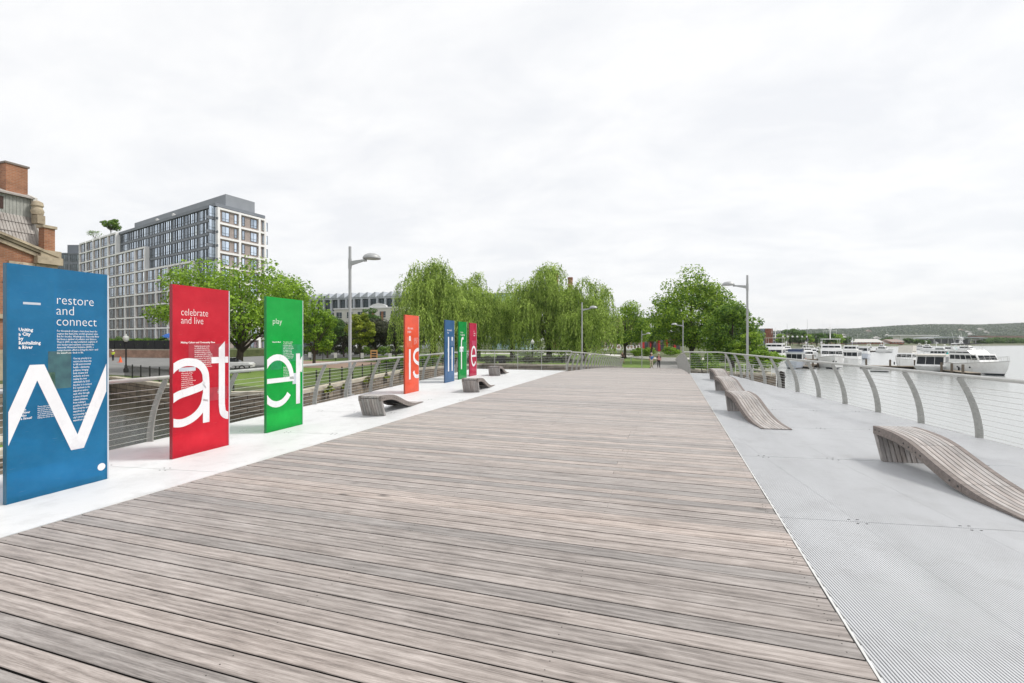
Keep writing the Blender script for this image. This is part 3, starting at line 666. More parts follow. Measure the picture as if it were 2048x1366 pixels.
panel(7.2, green, [let_e(.28,.40),let_r(.80)], [('play',.155,.15,2.06,.25,-.002,1,'heading'),('Rest & Run',.034,.15,1.70,.22,.0012,1,'subheading'),
      ('\n'.join(['The river is a place','to play, and there','are many ways to','enjoy it on foot, by','bike or on the water,','for anyone at all','who lives nearby','or comes to visit.','New parks and trails','make it easier every','year to reach them']),.031,.44,1.70,.30,.0003,1.03,'body_text'),
      ('\n'.join(['Paddle a canoe or','kayak, row a boat,','watch birds along','the marsh, or rest','on a bench and','look at the river','with your friends','on any day.']),.03,.44,1.20,.24,.0003,1.03,'body_text')],
      'green acrylic panel reading play with big white letters er', -7.18, photos=[(.40,1.32,.985,1.66,gd),(.10,1.18,.40,1.36,gd),(.70,.86,.86,1.08,edge_m)])
panel(13.8, orange, [let_i(.27),let_s], [('clean rivers\nproject',.125,.17,2.10,.40,0,.9,'heading'),('\n'.join(['New tunnels under','the city will hold','storm water until','it can be cleaned','before reaching','the river']),.036,.62,1.80,.30,0,1.1,'body_text')],
      'orange acrylic panel with big white letters is', -8.12, tr=.06, photos=[(.10,1.50,.50,1.84,ok_),(.20,.86,.45,1.0,ok_)])
bl2 = (.06,.175,.37)
panel(17.85, bl2, [rect(.30,BZ,.42,AZ),let_i(.70,.12)], [('the anacostia\nriver',.125,.22,2.12,.50,0,.9,'heading')], 'grey blue acrylic panel with big white letters li', -8.66, tr=.08, photos=[(.6,1.50,.95,1.86,bk2),(.20,1.25,.36,1.40,bk2),(.55,.95,.90,1.10,bk2)])
panel(19.5, (.004,.36,.075), [let_f], [('the new\nriverwalk trail',.125,.22,2.05,.52,0,.9,'heading')], 'green acrylic panel with big white letter f', -8.80, tr=.08, photos=[(.55,1.2,.9,1.66,gd),(.1,1.22,.6,1.34,edge_m)])
panel(21.4, (.62,.035,.11), [let_e(.56,.33)], [('at\nhome\nhere',.11,.55,2.14,.26,0,.9,'heading')], 'crimson acrylic panel with big white letter e', -9.08, tr=.08, photos=[(.30,1.50,.85,1.72,pk),(.5,.93,.985,1.05,pk)])
# ------------------------------------------------------------------ buildings
WMESH = {}
def winmesh(w, h, n, fm, gm, transom=.28, fr=.07):
    k = (round(w,2), round(h,2), n, fm.name, gm.name, transom)
    if k in WMESH: return WMESH[k]
    mb = MB(); f = fr
    mb.box((0,.0,f/2),(w,.12,f)); mb.box((0,0,h-f/2),(w,.12,f))
    for x in (-w/2+f/2, w/2-f/2): mb.box((x,0,h/2),(f,.12,h-2*f))
    for i in range(1, n): mb.box((-w/2+w*i/n,0,h/2),(f*.8,.10,h-2*f))
    if transom: 
        for i in range(n): mb.box((-w/2+w*(i+.5)/n,0,h*transom),(w/n-f*1.2,.08,f*.8))
    for i in range(n):
        a = -w/2+w*i/n; b = a+w/n; t = .012*((i*5+n)%3-1)
        mb.quad((a,.0+t,f*.5),(b,.0-t,f*.5),(b,.0-t,h-f*.5),(a,.0+t,h-f*.5), mi=1)
    me = bpy.data.meshes.new('window'); me.from_pydata(mb.v, [], mb.f); me.materials.append(fm); me.materials.append(gm)
    me.polygons.foreach_set('material_index', mb.m); WMESH[k] = me; return me
def emit_windows(root, wins, cap=100):     # wins: (point, facade angle, mesh)
    c = Vector((0,0,EYE))
    def seen(w): 
        p = Vector(w[0]); d = (p-c).length
        return -(w[3])/d**2
    wins = sorted(wins, key=seen)
    for p, a, me, ar in wins[:cap]:
        o = bpy.data.objects.new('window', me); COL.objects.link(o); o.parent = root; o.location = Vector(p)-root.location; o.rotation_euler = (0,0,a)
    rest = wins[cap:]
    if rest:
        mats = []; V = []; F = []; MI = []
        for p, a, me, ar in rest:
            for m in me.materials:
                if m not in mats: mats.append(m)
            ca, sa = math.cos(a), math.sin(a); o = len(V)
            V += [(p[0]+v.co.x*ca-v.co.y*sa-root.location.x, p[1]+v.co.x*sa+v.co.y*ca-root.location.y, p[2]+v.co.z-root.location.z) for v in me.vertices]
            for q in me.polygons: F.append([i+o for i in q.vertices]); MI.append(mats.index(me.materials[q.material_index]))
        me = bpy.data.meshes.new('window_rows'); me.from_pydata(V, [], F); [me.materials.append(m) for m in mats]; me.polygons.foreach_set('material_index', MI)
        o = bpy.data.objects.new('window_rows', me); COL.objects.link(o); o.parent = root; o['kind'] = 'stuff'
class Face:        # a vertical facade from p0 to p1 (its outside on the right hand when walking p0 -> p1 ... flip with s)
    def __init__(s, p0, p1, flip=False):
        s.p0 = Vector((p0[0],p0[1],0)); d = Vector((p1[0],p1[1],0))-s.p0; s.L = d.length; s.d = d/s.L
        s.n = Vector((s.d.y,-s.d.x,0)) * (-1 if flip else 1); s.a = math.atan2(s.d.y, s.d.x)
    def P(s, x, z, o=0.0): p = s.p0+s.d*x+s.n*o; return Vector((p.x,p.y,z))
    def box(s, mb, x0, x1, z0, z1, o0, o1, mi=0):
        mb.prism([s.P(x0,z0,o0),s.P(x1,z0,o0),s.P(x1,z0,o1),s.P(x0,z0,o1)], (0,0,z1-z0), mi)
    def win(s, wins, x, z, w, h, n, fm, gm, o=0.0, tr=.28): wins.append((s.P(x,z,o), s.a, winmesh(w,h,n,fm,gm,tr), w*h))
def glass2(name, c1, c2, metal=.55, rough=.06):
    m = mat(name, c1, col2=c2, rough=rough, metal=metal, scale=.22, detail=2, spec=.8, island=.32); return m
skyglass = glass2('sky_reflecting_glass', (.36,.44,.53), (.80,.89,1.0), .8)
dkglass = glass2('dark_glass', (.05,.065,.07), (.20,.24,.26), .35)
frame_dk = mat('window_frame_dark', (.05,.055,.06), rough=.5)
frame_w = mat('window_frame_white', (.7,.7,.68), rough=.5)
greycl = mat('slate_cladding', (.19,.21,.24), rough=.55, var=.1, scale=.4)
greycl2 = mat('slate_roof_screen', (.27,.29,.32), rough=.6, var=.08, scale=.5)
whitecl = mat('white_precast', (.88,.87,.86), rough=.75, var=.07, scale=.3)
taupe = mat('taupe_brick', (.37,.315,.29), rough=.85, var=.15, scale=1.2)
# ---- apartment block
Cn = at(426,115); Le = at(158,165); Re = at(532,128)
apt = thing('apartment_building', 'large stepped apartment block with white grid facade and slate glass corner', 'building', (Cn.x,Cn.y,LAND))
FH = 3.27; ZT = LAND+11*FH
FL = Face(Cn, Le, flip=True); FR = Face(Cn, Re)
if FL.n.dot(-Cn) < 0: FL.n = -FL.n
if FR.n.dot(-Cn) < 0: FR.n = -FR.n
ws = []; wall = MB(); fr = MB(); infs = {}; bnds = {}
i0 = Cn - FR.d*(1.2/FR.d.dot(FL.n))*1.0 - FL.d*(.8/FL.d.dot(FR.n)); Lb = Le - FL.n*1.2; back = FL.n*-14
foot = [i0, Lb, Lb+FR.d*FR.L, Re - FR.n*.8]
wall.prism([Vector((p.x,p.y,LAND)) for p in foot], (0,0,11*FH-.3)); wall.build('wall', greycl, apt)
segs = [(0,10,0,2),(10,38.5,7,4),(38.5,59.5,9,3),(59.5,FL.L,11,5)]
for a, b, nf, nb in segs:
    for k in range(nb):
        x0 = a+(b-a)*k/nb; x1 = a+(b-a)*(k+1)/nb; W_ = x1-x0
        for f in range(11):
            z = LAND+f*FH
            if f < nf:
                FL.box(infs.setdefault((a,k,f), MB()), x0+.25, x1-.25, z+.5, z+FH, -1.19, -.35)
                lay = [(.22,W_*.16,1),(.60,W_*.40,3)] if (k+f*0+nb)%2 else [(.34,W_*.44,3),(.80,W_*.18,1)]
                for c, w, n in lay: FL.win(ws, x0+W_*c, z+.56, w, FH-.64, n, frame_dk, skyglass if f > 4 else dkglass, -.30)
            elif f >= 6 or a < 1:
                FL.box(bnds.setdefault((0,a,f), MB()), x0, x1, z-.25, z+.32, -1.19, -1.02)
                if a < 1 and k == 0: lay = [(.55,W_*.86,4)]
                else: lay = [(.13,W_*.13,1),(.38,W_*.27,2),(.64,W_*.13,1),(.85,W_*.18,2)] if W_ > 6 else [(.2,W_*.2,1),(.62,W_*.42,3)]
                for c, w, n in lay: FL.win(ws, x0+W_*c, z+.36, w, FH-.66, n, frame_dk, skyglass, -1.10)
    if nf:
        for k in range(nb+1):
            x = a+(b-a)*k/nb
            FL.box(fr, x-.28+(.28 if k == 0 and a < 11 else 0), x+.28, LAND, LAND+nf*FH, -1.18, 0)
            if k < nb:
                for f in range(1, nf+1): FL.box(fr, x+.28, a+(b-a)*(k+1)/nb-.28, LAND+f*FH-.05, LAND+f*FH+.45 if f == nf else LAND+f*FH+.38, -.40, .02)
        FL.box(fr, a-.27, a+.5, LAND, LAND+nf*FH+.44, -1.185, -.02)
F2H = 3.5
for f in range(11):     # right facade
    z = LAND+f*FH; LR = FR.L
    FR.box(bnds.setdefault((1,f), MB()), -.9, 1.2, z-.25, z+.32, -1.19, -.95)
    FR.win(ws, .4, z+.36, 1.5, FH-.66, 2, frame_dk, skyglass, -1.0)
    for a, b in ((1.4, 7.4),(7.4,12.6),(12.6,LR)):
        if f < 10: FR.box(infs.setdefault((9,a,f), MB()), a+.25, b-.25, LAND+f*F2H+.45, LAND+(f+1)*F2H, -.79, -.30)
    z = LAND+f*F2H
    if f < 10:
        for x, w, n in ((3.3,1.9,2),(5.9,.75,1),(8.0,.75,1),(10.9,1.8,2),(14.2,1.6,2)):
            FR.win(ws, x, z+.85, w, F2H-1.2, n, frame_dk, skyglass, -.26)
for x in (1.4, 6.9, 12.4, FR.L-.25): FR.box(fr, x-.28, x+.28, LAND, LAND+10*F2H+.44, -.78, .1)
xs = [1.68,6.62,7.18,12.12,12.68,FR.L-.53]
for f in range(1, 11):
    for a, b in zip(xs[::2], xs[1::2]): FR.box(fr, a, b, LAND+f*F2H-.05, LAND+f*F2H+.42, -.4, .12)
# infill: one panel per storey strip (kept as one part per stepped bay group)
grp_ = {}
for k_, m_ in infs.items():
    g = grp_.setdefault(k_[0], MB()); g.add(m_.v, m_.f)
for g in grp_.values(): g.build('infill_wall', taupe, apt)
for m_ in bnds.values(): m_.build('spandrel', greycl, apt)
fr.build('white_frame', whitecl, apt)
rf = MB(); rf.prism([Vector((p.x,p.y,ZT-.29)) for p in [i0+FL.n*.5+FR.n*.5, Lb+FL.n*.5, foot[2], foot[3]+FR.n*.5]], (0,0,.75)); rf.build('roof', greycl, apt)
ph = MB(); q0 = i0+FL.d*1.5-FL.n*2.0+FR.d*1; ph.prism([q0+Vector((0,0,ZT+.46)), q0+FL.d*55+Vector((0,0,ZT+.46)), q0+FL.d*55+FR.d*8+Vector((0,0,ZT+.46)), q0+FR.d*8+Vector((0,0,ZT+.46))], (0,0,3.3)); ph.build('roof_screen', greycl2, apt)
cam_b = MB(); 
for x in (24, 34): cam_b.lathe([(.0,ZT+.5),(.35,ZT+.6),(.45,ZT+1.2),(0,ZT+1.4)], FL.P(x,0,-1.4), 8)
cam_b.build('roof_vent', white_p, apt)
emit_windows(apt, ws)
# ---- brick pump house at the left edge
brick = brickmat('red_brown_brick', (.30,.125,.065), (.40,.18,.095), (.33,.26,.2), bw=.44, bh=.15)
lime = mat('weathered_limestone', (.44,.37,.27), rough=.9, var=.22, scale=1.5, bump=.3, dirt=((.16,.12,.09),.9,.7))
corr = mat('corrugated_roof', (.36,.335,.31), rough=.6, var=.15, scale=.8, dirt=((.16,.12,.10),.7,.6))
siding = mat('grey_siding', (.36,.37,.34), rough=.7, var=.1, dirt=((.2,.2,.18),1.2,.5))
bx = -55.0
pump = thing('brick_building', 'old red brick hall with stone cornice and metal roof at the left edge', 'building', (bx,18,LAND))
mb = MB(); Yn, Ys, ZE, AP = 30.0, 6.0, 9.3, 13.3
mb.prism([(bx,Ys,LAND),(bx,Yn,LAND),(bx,Yn,ZE),(bx,(Yn+Ys)/2,AP),(bx,Ys,ZE)], (-.6,0,0))
mb.prism([(bx-.6,Yn-.6,LAND),(bx-22,Yn-.6,LAND),(bx-22,Yn-.6,ZE),(bx-.6,Yn-.6,ZE)], (0,.6,0)); mb.prism([(bx-.6,Ys,LAND),(bx-22,Ys,LAND),(bx-22,Ys,ZE),(bx-.6,Ys,ZE)], (0,.6,0))
mb.build('wall', brick, pump)
co = MB(); sl_ = (AP-ZE)/(12.0)
for o, h0, h1 in ((.35,-.05,.16),(.52,.18,.40),(.22,-.45,-.12)):
    co.prism([(bx+.001,Yn+.1,ZE+h0-.02),(bx+.001,(Yn+Ys)/2,AP+h0),(bx+.001,(Yn+Ys)/2,AP+h1),(bx+.001,Yn+.1,ZE+h1-.02)], (o,0,0))
    co.prism([(bx+.001,Ys-.1,ZE+h0-.02),(bx+.001,(Yn+Ys)/2-.003,AP+h0),(bx+.001,(Yn+Ys)/2-.003,AP+h1),(bx+.001,Ys-.1,ZE+h1-.02)], (o,0,0))
co.b2((bx-.5,Yn-1.6,ZE-.55),(bx+.55,Yn+.35,ZE+.12)); co.b2((bx-.4,Yn-1.3,ZE+.12),(bx+.42,Yn+.28,ZE+.75)); co.b2((bx-.3,Yn-1.5,ZE-2.1),(bx+.2,Yn+.12,ZE-.56))
co.b2((bx+.001,Ys,3.6),(bx+.25,Yn+.1,4.0)); co.b2((bx+.001,Ys,LAND),(bx+.3,Yn+.15,.9))
co.build('stone_trim', lime, pump)
sc = MB(); sc.lathe([(.12,ZE-1.2),(.32,ZE-1.1),(.42,ZE-.9),(.3,ZE-.7),(.1,ZE-.62)], (bx+.2,Yn-2.4,0), 10); sc.b2((bx+.001,Yn-3.4,ZE-1.0),(bx+.16,Yn-1.55,ZE-.62)); sc.build('carved_bracket', lime, pump)
# mansard of corrugated metal, modelled ribs
ro = MB(); y = Ys
while y < Yn-.62:
    ro.prism([(bx-.6,y,ZE+.2),(bx-2.3,y,ZE+4.0),(bx-2.42,y,ZE+3.95),(bx-.72,y,ZE+.15)], (0,.17,0)); ro.prism([(bx-.64,y+.17,ZE+.18),(bx-2.34,y+.17,ZE+3.98),(bx-2.42,y+.17,ZE+3.95),(bx-.72,y+.17,ZE+.15)], (0,.07,0)); y += .24
ro.build('mansard_roof', corr, pump)
se = MB()
for t in (.28,.55,.80): se.prism([(bx-.6-1.7*t+.04,Ys,ZE+.2+3.8*t),(bx-.6-1.7*t,Ys,ZE+.26+3.8*t),(bx-.6-1.7*t-.06,Ys,ZE+.2+3.8*t)], (0,Yn-Ys-.7,0))
se.build('roof_seam', mat('roof_seam_dark',(.16,.14,.13),rough=.7), pump)
mo = MB(); y = Ys
while y < Yn-.8: mo.b2((bx-2.5,y,ZE+4.0),(bx-2.36,y+.22,ZE+5.75)); mo.b2((bx-2.5,y+.22,ZE+4.0),(bx-2.39,y+.26,ZE+5.75)); y += .26
mo.build('clerestory', siding, pump)
MB().b2((bx-2.35,22.5,ZE+4.35),(bx-2.30,27.4,ZE+5.45)).build('louvre', mat('rusty_louvre',(.055,.03,.025),rough=.8,var=.3,scale=6,stretch=(1,1,6)), pump)
tp = MB(); tp.prism([(bx-2.0,Ys,ZE+5.72),(bx-2.0,Ys,ZE+5.85),(bx-8,Ys,ZE+8.0),(bx-8,Ys,ZE+7.8)], (0,Yn-Ys-.5,0)); tp.build('upper_roof', corr, pump)
ew = MB(); ew.prism([(bx-.45,Yn-.58,ZE+.1),(bx-.45,Yn-.58,ZE+.7),(bx-2.0,Yn-.58,ZE+4.2),(bx-2.0,Yn-.58,ZE+5.9),(bx-8,Yn-.58,ZE+8.2),(bx-8,Yn-.58,ZE)], (0,.3,0)); ew.build('end_parapet', mat('pale_render',(.62,.60,.56),rough=.8,var=.12,dirt=((.3,.28,.25),1,.5)), pump)
vo = MB(); vo.lathe([(.05,ZE+4.2),(.42,ZE+4.25),(.50,ZE+4.6),(.36,ZE+4.95),(.46,ZE+5.1),(.40,ZE+5.45),(.12,ZE+5.6)], (bx-1.75,Yn-.42,0), 12); vo.b2((bx-2.1,Yn-.7,ZE+3.4),(bx-1.2,Yn-.1,ZE+4.19)); vo.build('stone_scroll', lime, pump, smooth=True)
ch = MB(); ch.b2((bx-4.0,27.9,ZE+5.6),(bx-3.0,29.5,ZE+8.75)); c_ = ch.build('chimney', brick, pump)
MB().b2((bx-4.1,27.8,ZE+8.75),(bx-2.9,29.6,ZE+8.92)).build('chimney_cap', mat('cap_metal',(.2,.17,.15),rough=.7), c_)
c2_ = MB().b2((bx-.75,Yn-.85,ZE+.75),(bx+.05,Yn-.02,ZE+2.85)).build('chimney', brick, pump); MB().b2((bx-.87,Yn-.97,ZE+2.85),(bx+.17,Yn+.1,ZE+3.1)).build('chimney_cap', lime, c2_)
FP = Face((bx,Ys),(bx,Yn)); FP.n = Vector((1,0,0)); ws = []
pump_g = glass2('old_window_glass', (.10,.12,.12), (.45,.50,.52), .3)
for y in (2.2,6.2,10.2,14.2,18.2,22.0):
    FP.win(ws, y, 4.5, 2.6, 2.4, 4, frame_w, pump_g, .05, .5); FP.win(ws, y, 1.1, 2.6, 2.3, 4, frame_dk, dkglass, .05, .5)
    ar = MB()
    for k in range(9):
        a0, a1 = R(20+140*k/9), R(20+140*(k+1)/9-2)
        ar.prism([FP.P(y+r_*math.cos(a), 6.4+r_*.62*math.sin(a), .0) for r_, a in ((1.45,a0),(1.95,a0),(1.95,a1),(1.45,a1))], (.12,0,0))
    ar.build('brick_arch', brick, pump)
emit_windows(pump, ws)
# ---- generic block with window rows
def block(name, label, cat, p0, p1, depth, z1, wallm_, floors, bays, ww, wh, fm, gm, z0=LAND, sill=.9, n=2, roofm=None, cornice=None, side=True):
    p0 = Vector(p0); p1 = Vector(p1); r = thing(name, label, cat, (p0.x,p0.y,z0)); F = Face(p0, p1)
    if F.n.dot(-p0) < 0: F.n = -F.n
    b = MB(); F.box(b, 0, F.L, z0, z1, -depth, 0); b.build('wall', wallm_, r)
    ro = MB(); F.box(ro, -.2, F.L+.2, z1+.001, z1+.45, -depth-.2, .25); ro.build('roof', cornice or roofm or greycl, r)
    fh = (z1-z0)/floors; ws = []
    for f in range(floors):
        for k in range(bays): F.win(ws, F.L*(k+.5)/bays, z0+f*fh+sill, ww, wh, n, fm, gm, .02)
    if side:
        for pa in (F.P(0,0,0), F.P(F.L,0,0)):
            F2 = Face(pa, pa-F.n*depth)
            if F2.n.dot(F.d*(1 if pa != F.P(0,0,0) else -1)) < 0: F2.n = -F2.n
            nb = max(1, int(depth/(F.L/bays)))
            for f in range(floors):
                for k in range(nb): F2.win(ws, depth*(k+.5)/nb, z0+f*fh+sill, ww, wh, n, fm, gm, .02)
    emit_windows(r, ws, 60); return r, F
bld, F = block('office_building', 'dark slate office block partly hidden behind the stepped apartment block', 'building', at(112,205), at(190,205), 20, hz(508,205), greycl, 10, 3, 4.5, 2.7, frame_dk, dkglass, n=5)
b = MB(); F.box(b, 3, 14, hz(508,205)+.46, hz(488,205), -9, -2); b.build('penthouse', greycl, bld)
# ---- long building with saw-tooth roof
p0, p1 = at(575,215), at(835,195); saw = thing('sawtooth_building', 'long grey glass building with a saw tooth roofline behind the park trees', 'building', (p0.x,p0.y,LAND)); F = Face(p0,p1)
if F.n.dot(-p0) < 0: F.n = -F.n
zt = hz(594,205); b = MB(); F.box(b, 0, F.L, LAND, zt-.2, -18, -.6); b.build('wall', greycl2, saw)
palecl = mat('pale_metal_cladding', (.50,.53,.57), rough=.5, var=.08, scale=.4)
ws = []; nb = 17; fn = MB(); bw_ = F.L/nb
for k in range(nb):
    x = k*bw_
    F.win(ws, x+bw_*.58, zt-5.8, bw_*.66, 4.6, 3, frame_dk, dkglass, -.45); F.win(ws, x+bw_*.58, zt-11, bw_*.66, 4.2, 3, frame_dk, dkglass, -.45)
    F.box(fn, x, x+bw_*.22, LAND, zt-.3, -.59, .3)
    pr_ = [F.P(x,zt-.3,.5), F.P(x+bw_*.95,zt-.3,.5), F.P(x+bw_*.95,zt+1.7,.5), F.P(x+bw_*.84,zt+1.7,.5)]
    tooth = MB(); tooth.prism(pr_, -F.n*14); tooth.build('roof_tooth', palecl, saw)
fn.build('fin', palecl, saw)
sp = MB(); F.box(sp, 0, F.L, zt-1.0, zt-.31, -.58, .2); F.box(sp, 0, F.L, zt-6.6, zt-5.9, -.58, .1); sp.build('spandrel', palecl, saw); emit_windows(saw, ws)
r_, F = block('white_building', 'white old building with brick pilasters and shaped parapet behind dark trees', 'building', at(668,172), at(800,162), 12, hz(618,168), mat('white_stucco',(.72,.70,.64),rough=.8,var=.08), 3, 6, 2.6, 2.2, frame_w, dkglass, sill=1.6, cornice=whitecl)
b = MB()
for x in (16.5,20.2): F.box(b, x, x+.8, LAND, hz(624,168), .03, .25)
b.build('brick_pilaster', brick, r_)
b = MB(); b.prism([F.P(15.3,hz(618,168)+.46,0), F.P(22.3,hz(618,168)+.46,0), F.P(22.3,hz(613,168),0), F.P(20.7,hz(609.5,168),0), F.P(18.8,hz(607.5,168),0), F.P(16.9,hz(609.5,168),0), F.P(15.3,hz(613,168),0)], -F.n*.5); b.build('parapet', whitecl, r_)
block('glass_building', 'pale teal glass block showing through the willows', 'building', at(985,185), at(1050,180), 14, hz(588,182), mat('teal_cladding',(.42,.58,.60),rough=.4,var=.08), 7, 5, 2.1, 2.6, frame_w, glass2('teal_glass',(.25,.48,.52),(.62,.80,.82),.4), n=2)
block('brown_building', 'low brown building between the willow and the leafy tree', 'building', at(1196,190), at(1300,200), 14, hz(637,195), mat('brown_brick_wall',(.33,.24,.18),rough=.85), 3, 8, 1.6, 1.8, frame_dk, dkglass)
for u, v, w, l in ((1111,547,2.6,'wide brick chimney stack behind the tallest willow top'),(1140.5,555,2.3,'round red brick chimney standing right of the willow top')):
    p = at(u,230); r = thing('brick_chimney', l, 'chimney', (p.x,p.y,LAND)); zt = hz(v,230)
    MB().lathe([(w*.62,LAND),(w*.5,zt-1.2)], (p.x,p.y,0), 20).build('stack', brick, r, smooth=True); MB().lathe([(w*.5,zt-1.2),(w*.54,zt-1.1),(w*.54,zt),(w*.4,zt)], (p.x,p.y,0), 20).build('rim', mat('dark_brick',(.22,.08,.05),rough=.9), r)
# ---- red fronted pavilion with white roof structure
p0, p1 = at(1283,150), at(1362,150); r = thing('red_pavilion', 'low pavilion with red posts and glazed front beyond the two walkers', 'building', (p0.x,p0.y,LAND)); F = Face(p0,p1)
if F.n.dot(-p0) < 0: F.n = -F.n
b = MB(); F.box(b, 0, F.L, LAND, LAND+4.2, -9, -.6); b.build('wall', mat('pavilion_wall',(.30,.20,.18),rough=.7,var=.2), r)
redp = mat('red_paint', (.62,.03,.03), rough=.5); ws = []
for k in range(5):
    x = F.L*(k+.12)/5; b = MB(); F.box(b, x, x+.6, LAND, LAND+4.0, -.59, .1); b.build('red_post', redp, r)
    F.win(ws, F.L*(k+.62)/5, LAND+.4, F.L/5*.5, 3.2, 3, frame_dk, dkglass, -.5)
emit_windows(r, ws)
b = MB(); F.box(b, -.5, F.L+.5, LAND+4.2, LAND+4.9, -9.5, .6); b.build('roof', mat('pink_fascia',(.55,.30,.27),rough=.6), r)
b = MB()
for k in range(26): F.box(b, F.L*k/25-.04, F.L*k/25+.04, LAND+4.91, LAND+6.6, -.2, -.1)
F.box(b, 0, F.L, LAND+6.6, LAND+6.75, -.25, -.05); b.build('terrace_rail', white_p, r)
# white event canopies left of it
for u, d, w, l in ((1228,125,6.2,'white flat canopy with arched frame behind the lawn'),(1262,132,4.5,'smaller white canopy partly behind tree leaves')):
    p = at(u,d); r = thing('white_canopy', l, 'canopy', (p.x,p.y,LAND)); z = hz(699,d)
    MB().box((p.x,p.y,z),(w,4,.35),YAW).build('canopy_roof', white_p, r)
    a = MB()
    for k in range(5):
        t0 = p+RT*(w*(k/5-.5)); a.tube([t0+Vector((0,0,z+.17)), t0+RT*.3+Vector((0,0,z+1.1)), t0+RT*.9+Vector((0,0,z+1.2)), t0+RT*1.2+Vector((0,0,z+.17))], .09, 6)
    a.build('arch_frame', white_p, r)
    for sx in (-.46,.46): MB().tube([p+RT*(w*sx)+Vector((0,0,LAND)), p+RT*(w*sx)+Vector((0,0,z-.17))], .08, 6).build('post', white_p, r)
# lattice tower
p = at(1456,260); r = thing('lattice_tower', 'slim grey lattice tower rising behind the big tree', 'tower', (p.x,p.y,LAND)); zt = hz(590,260); t = MB(); c_ = MB(); w = 1.45
for sx in (-1,1):
    for sy in (-1,1): q = p+RT*(w*sx)+FW*(w*sy); t.tube([q+Vector((0,0,LAND)), q+Vector((0,0,zt))], .13, 6)
z = LAND
while z < zt:
    for sy in (-1,1): c_.tube([p+RT*-w+FW*(w*sy)+Vector((0,0,z)), p+RT*w+FW*(w*sy)+Vector((0,0,z))], .08, 5)
    for sx in (-1,1): c_.tube([p+RT*(w*sx)+FW*-w+Vector((0,0,z)), p+RT*(w*sx)+FW*w+Vector((0,0,z))], .08, 5)
    z += 1.75
t.build('leg', lampgrey, r); c_.build('rung', lampgrey, r)
# ------------------------------------------------------------------ trees
LM = {'bright': leafmat('leaf_bright', (0.094,0.194,0.015), (0.375,0.575,0.056)), 'deep': leafmat('leaf_deep', (.04,.12,.016), (.27,.42,.05)), 'dark': leafmat('leaf_dark', (.035,.045,.028), (.115,.125,.065)),
      'yellow': leafmat('leaf_yellow', (.12,.19,.018), (.44,.50,.06)), 'willow': leafmat('leaf_willow', (.11,.19,.03), (.58,.74,.17)), 'far': leafmat('leaf_far', (.035,.095,.02), (.15,.27,.05)), 'plane': leafmat('leaf_plane', (.06,.15,.016), (.40,.57,.06))}
def leaves(cent, nrm, size, rg, asp=.62):
    n = len(cent); nrm = nrm/np.linalg.norm(nrm, axis=1)[:,None]
    t = rg.normal(size=(n,3)); t -= nrm*(t*nrm).sum(1)[:,None]; t /= np.linalg.norm(t, axis=1)[:,None]; b = np.cross(nrm, t)
    s = size*rg.uniform(.6,1.3,n)[:,None]
    V = np.stack([cent-t*s*.5, cent+b*s*.5*asp+nrm*s*.08, cent+t*s*.5, cent-b*s*.5*asp+nrm*s*.08], 1).reshape(-1,3)
    return V, np.arange(4*n).reshape(n,4)
def tree(label, p, H, rad, cz, mkey, seed, nl=7000, ls=.34, ncl=60, rv=None, shape=0.0, trunk=.26, group=None, name='tree', base=None, limb=True, cr=.27, z0=LAND):
    rg = np.random.default_rng(seed); r = thing(name, label, 'tree', (p.x,p.y,z0), group)
    rv = rv or (H-cz)
    C = []
    while len(C) < ncl:
        d = rg.normal(size=3); d /= np.linalg.norm(d); q = d*rg.uniform(.25,1)**.5
        k = 1-shape*max(0,q[2]); C.append((q[0]*rad*.82*k, q[1]*rad*.82*k, cz+q[2]*rv*.86 if q[2] > 0 else cz+q[2]*(cz-(base if base is not None else cz*.35))*.9))
    C = np.array(C); rc = rad*cr*rg.uniform(.65,1.25,ncl)
    ci = rg.choice(ncl, nl, p=rc**2/np.sum(rc**2)); d = rg.normal(size=(nl,3)); d /= np.linalg.norm(d,axis=1)[:,None]; d[:,2] = d[:,2]*.8+.12
    cen = C[ci]+d*(rc[ci]*rg.uniform(.45,1.08,nl)**.7)[:,None]*np.array([1,1,.72])
    nr = d*.8+rg.normal(size=(nl,3))*.55+np.array([0,0,.45])
    V, F = leaves(cen, nr, ls, rg); o = npmesh('crown', V, F, LM[mkey], r)
    tk = MB(); hb = cz*.55 if base is None else max(base*1.0, .8)
    lean = rg.normal(size=2)*.15
    tk.tube([(0,0,-.3),(lean[0]*.3,lean[1]*.3,hb*.5),(lean[0],lean[1],hb),(lean[0]*1.4,lean[1]*1.4,cz),(0,0,cz+rv*.55)], [trunk*1.25,trunk,trunk*.85,trunk*.5,.04], 9)
    if limb:
        for j in rg.choice(ncl, min(ncl,16), replace=False):
            c = C[j]; h0 = hb*rg.uniform(.8,1.25); m_ = np.array([c[0]*.45,c[1]*.45,h0+(c[2]-h0)*.55+rad*.06])
            tk.tube([(lean[0],lean[1],h0),tuple(m_),tuple(c)], [trunk*.42,trunk*.24,.025], 6)
    tk.build('trunk', bark, r, smooth=True, local=True); return r
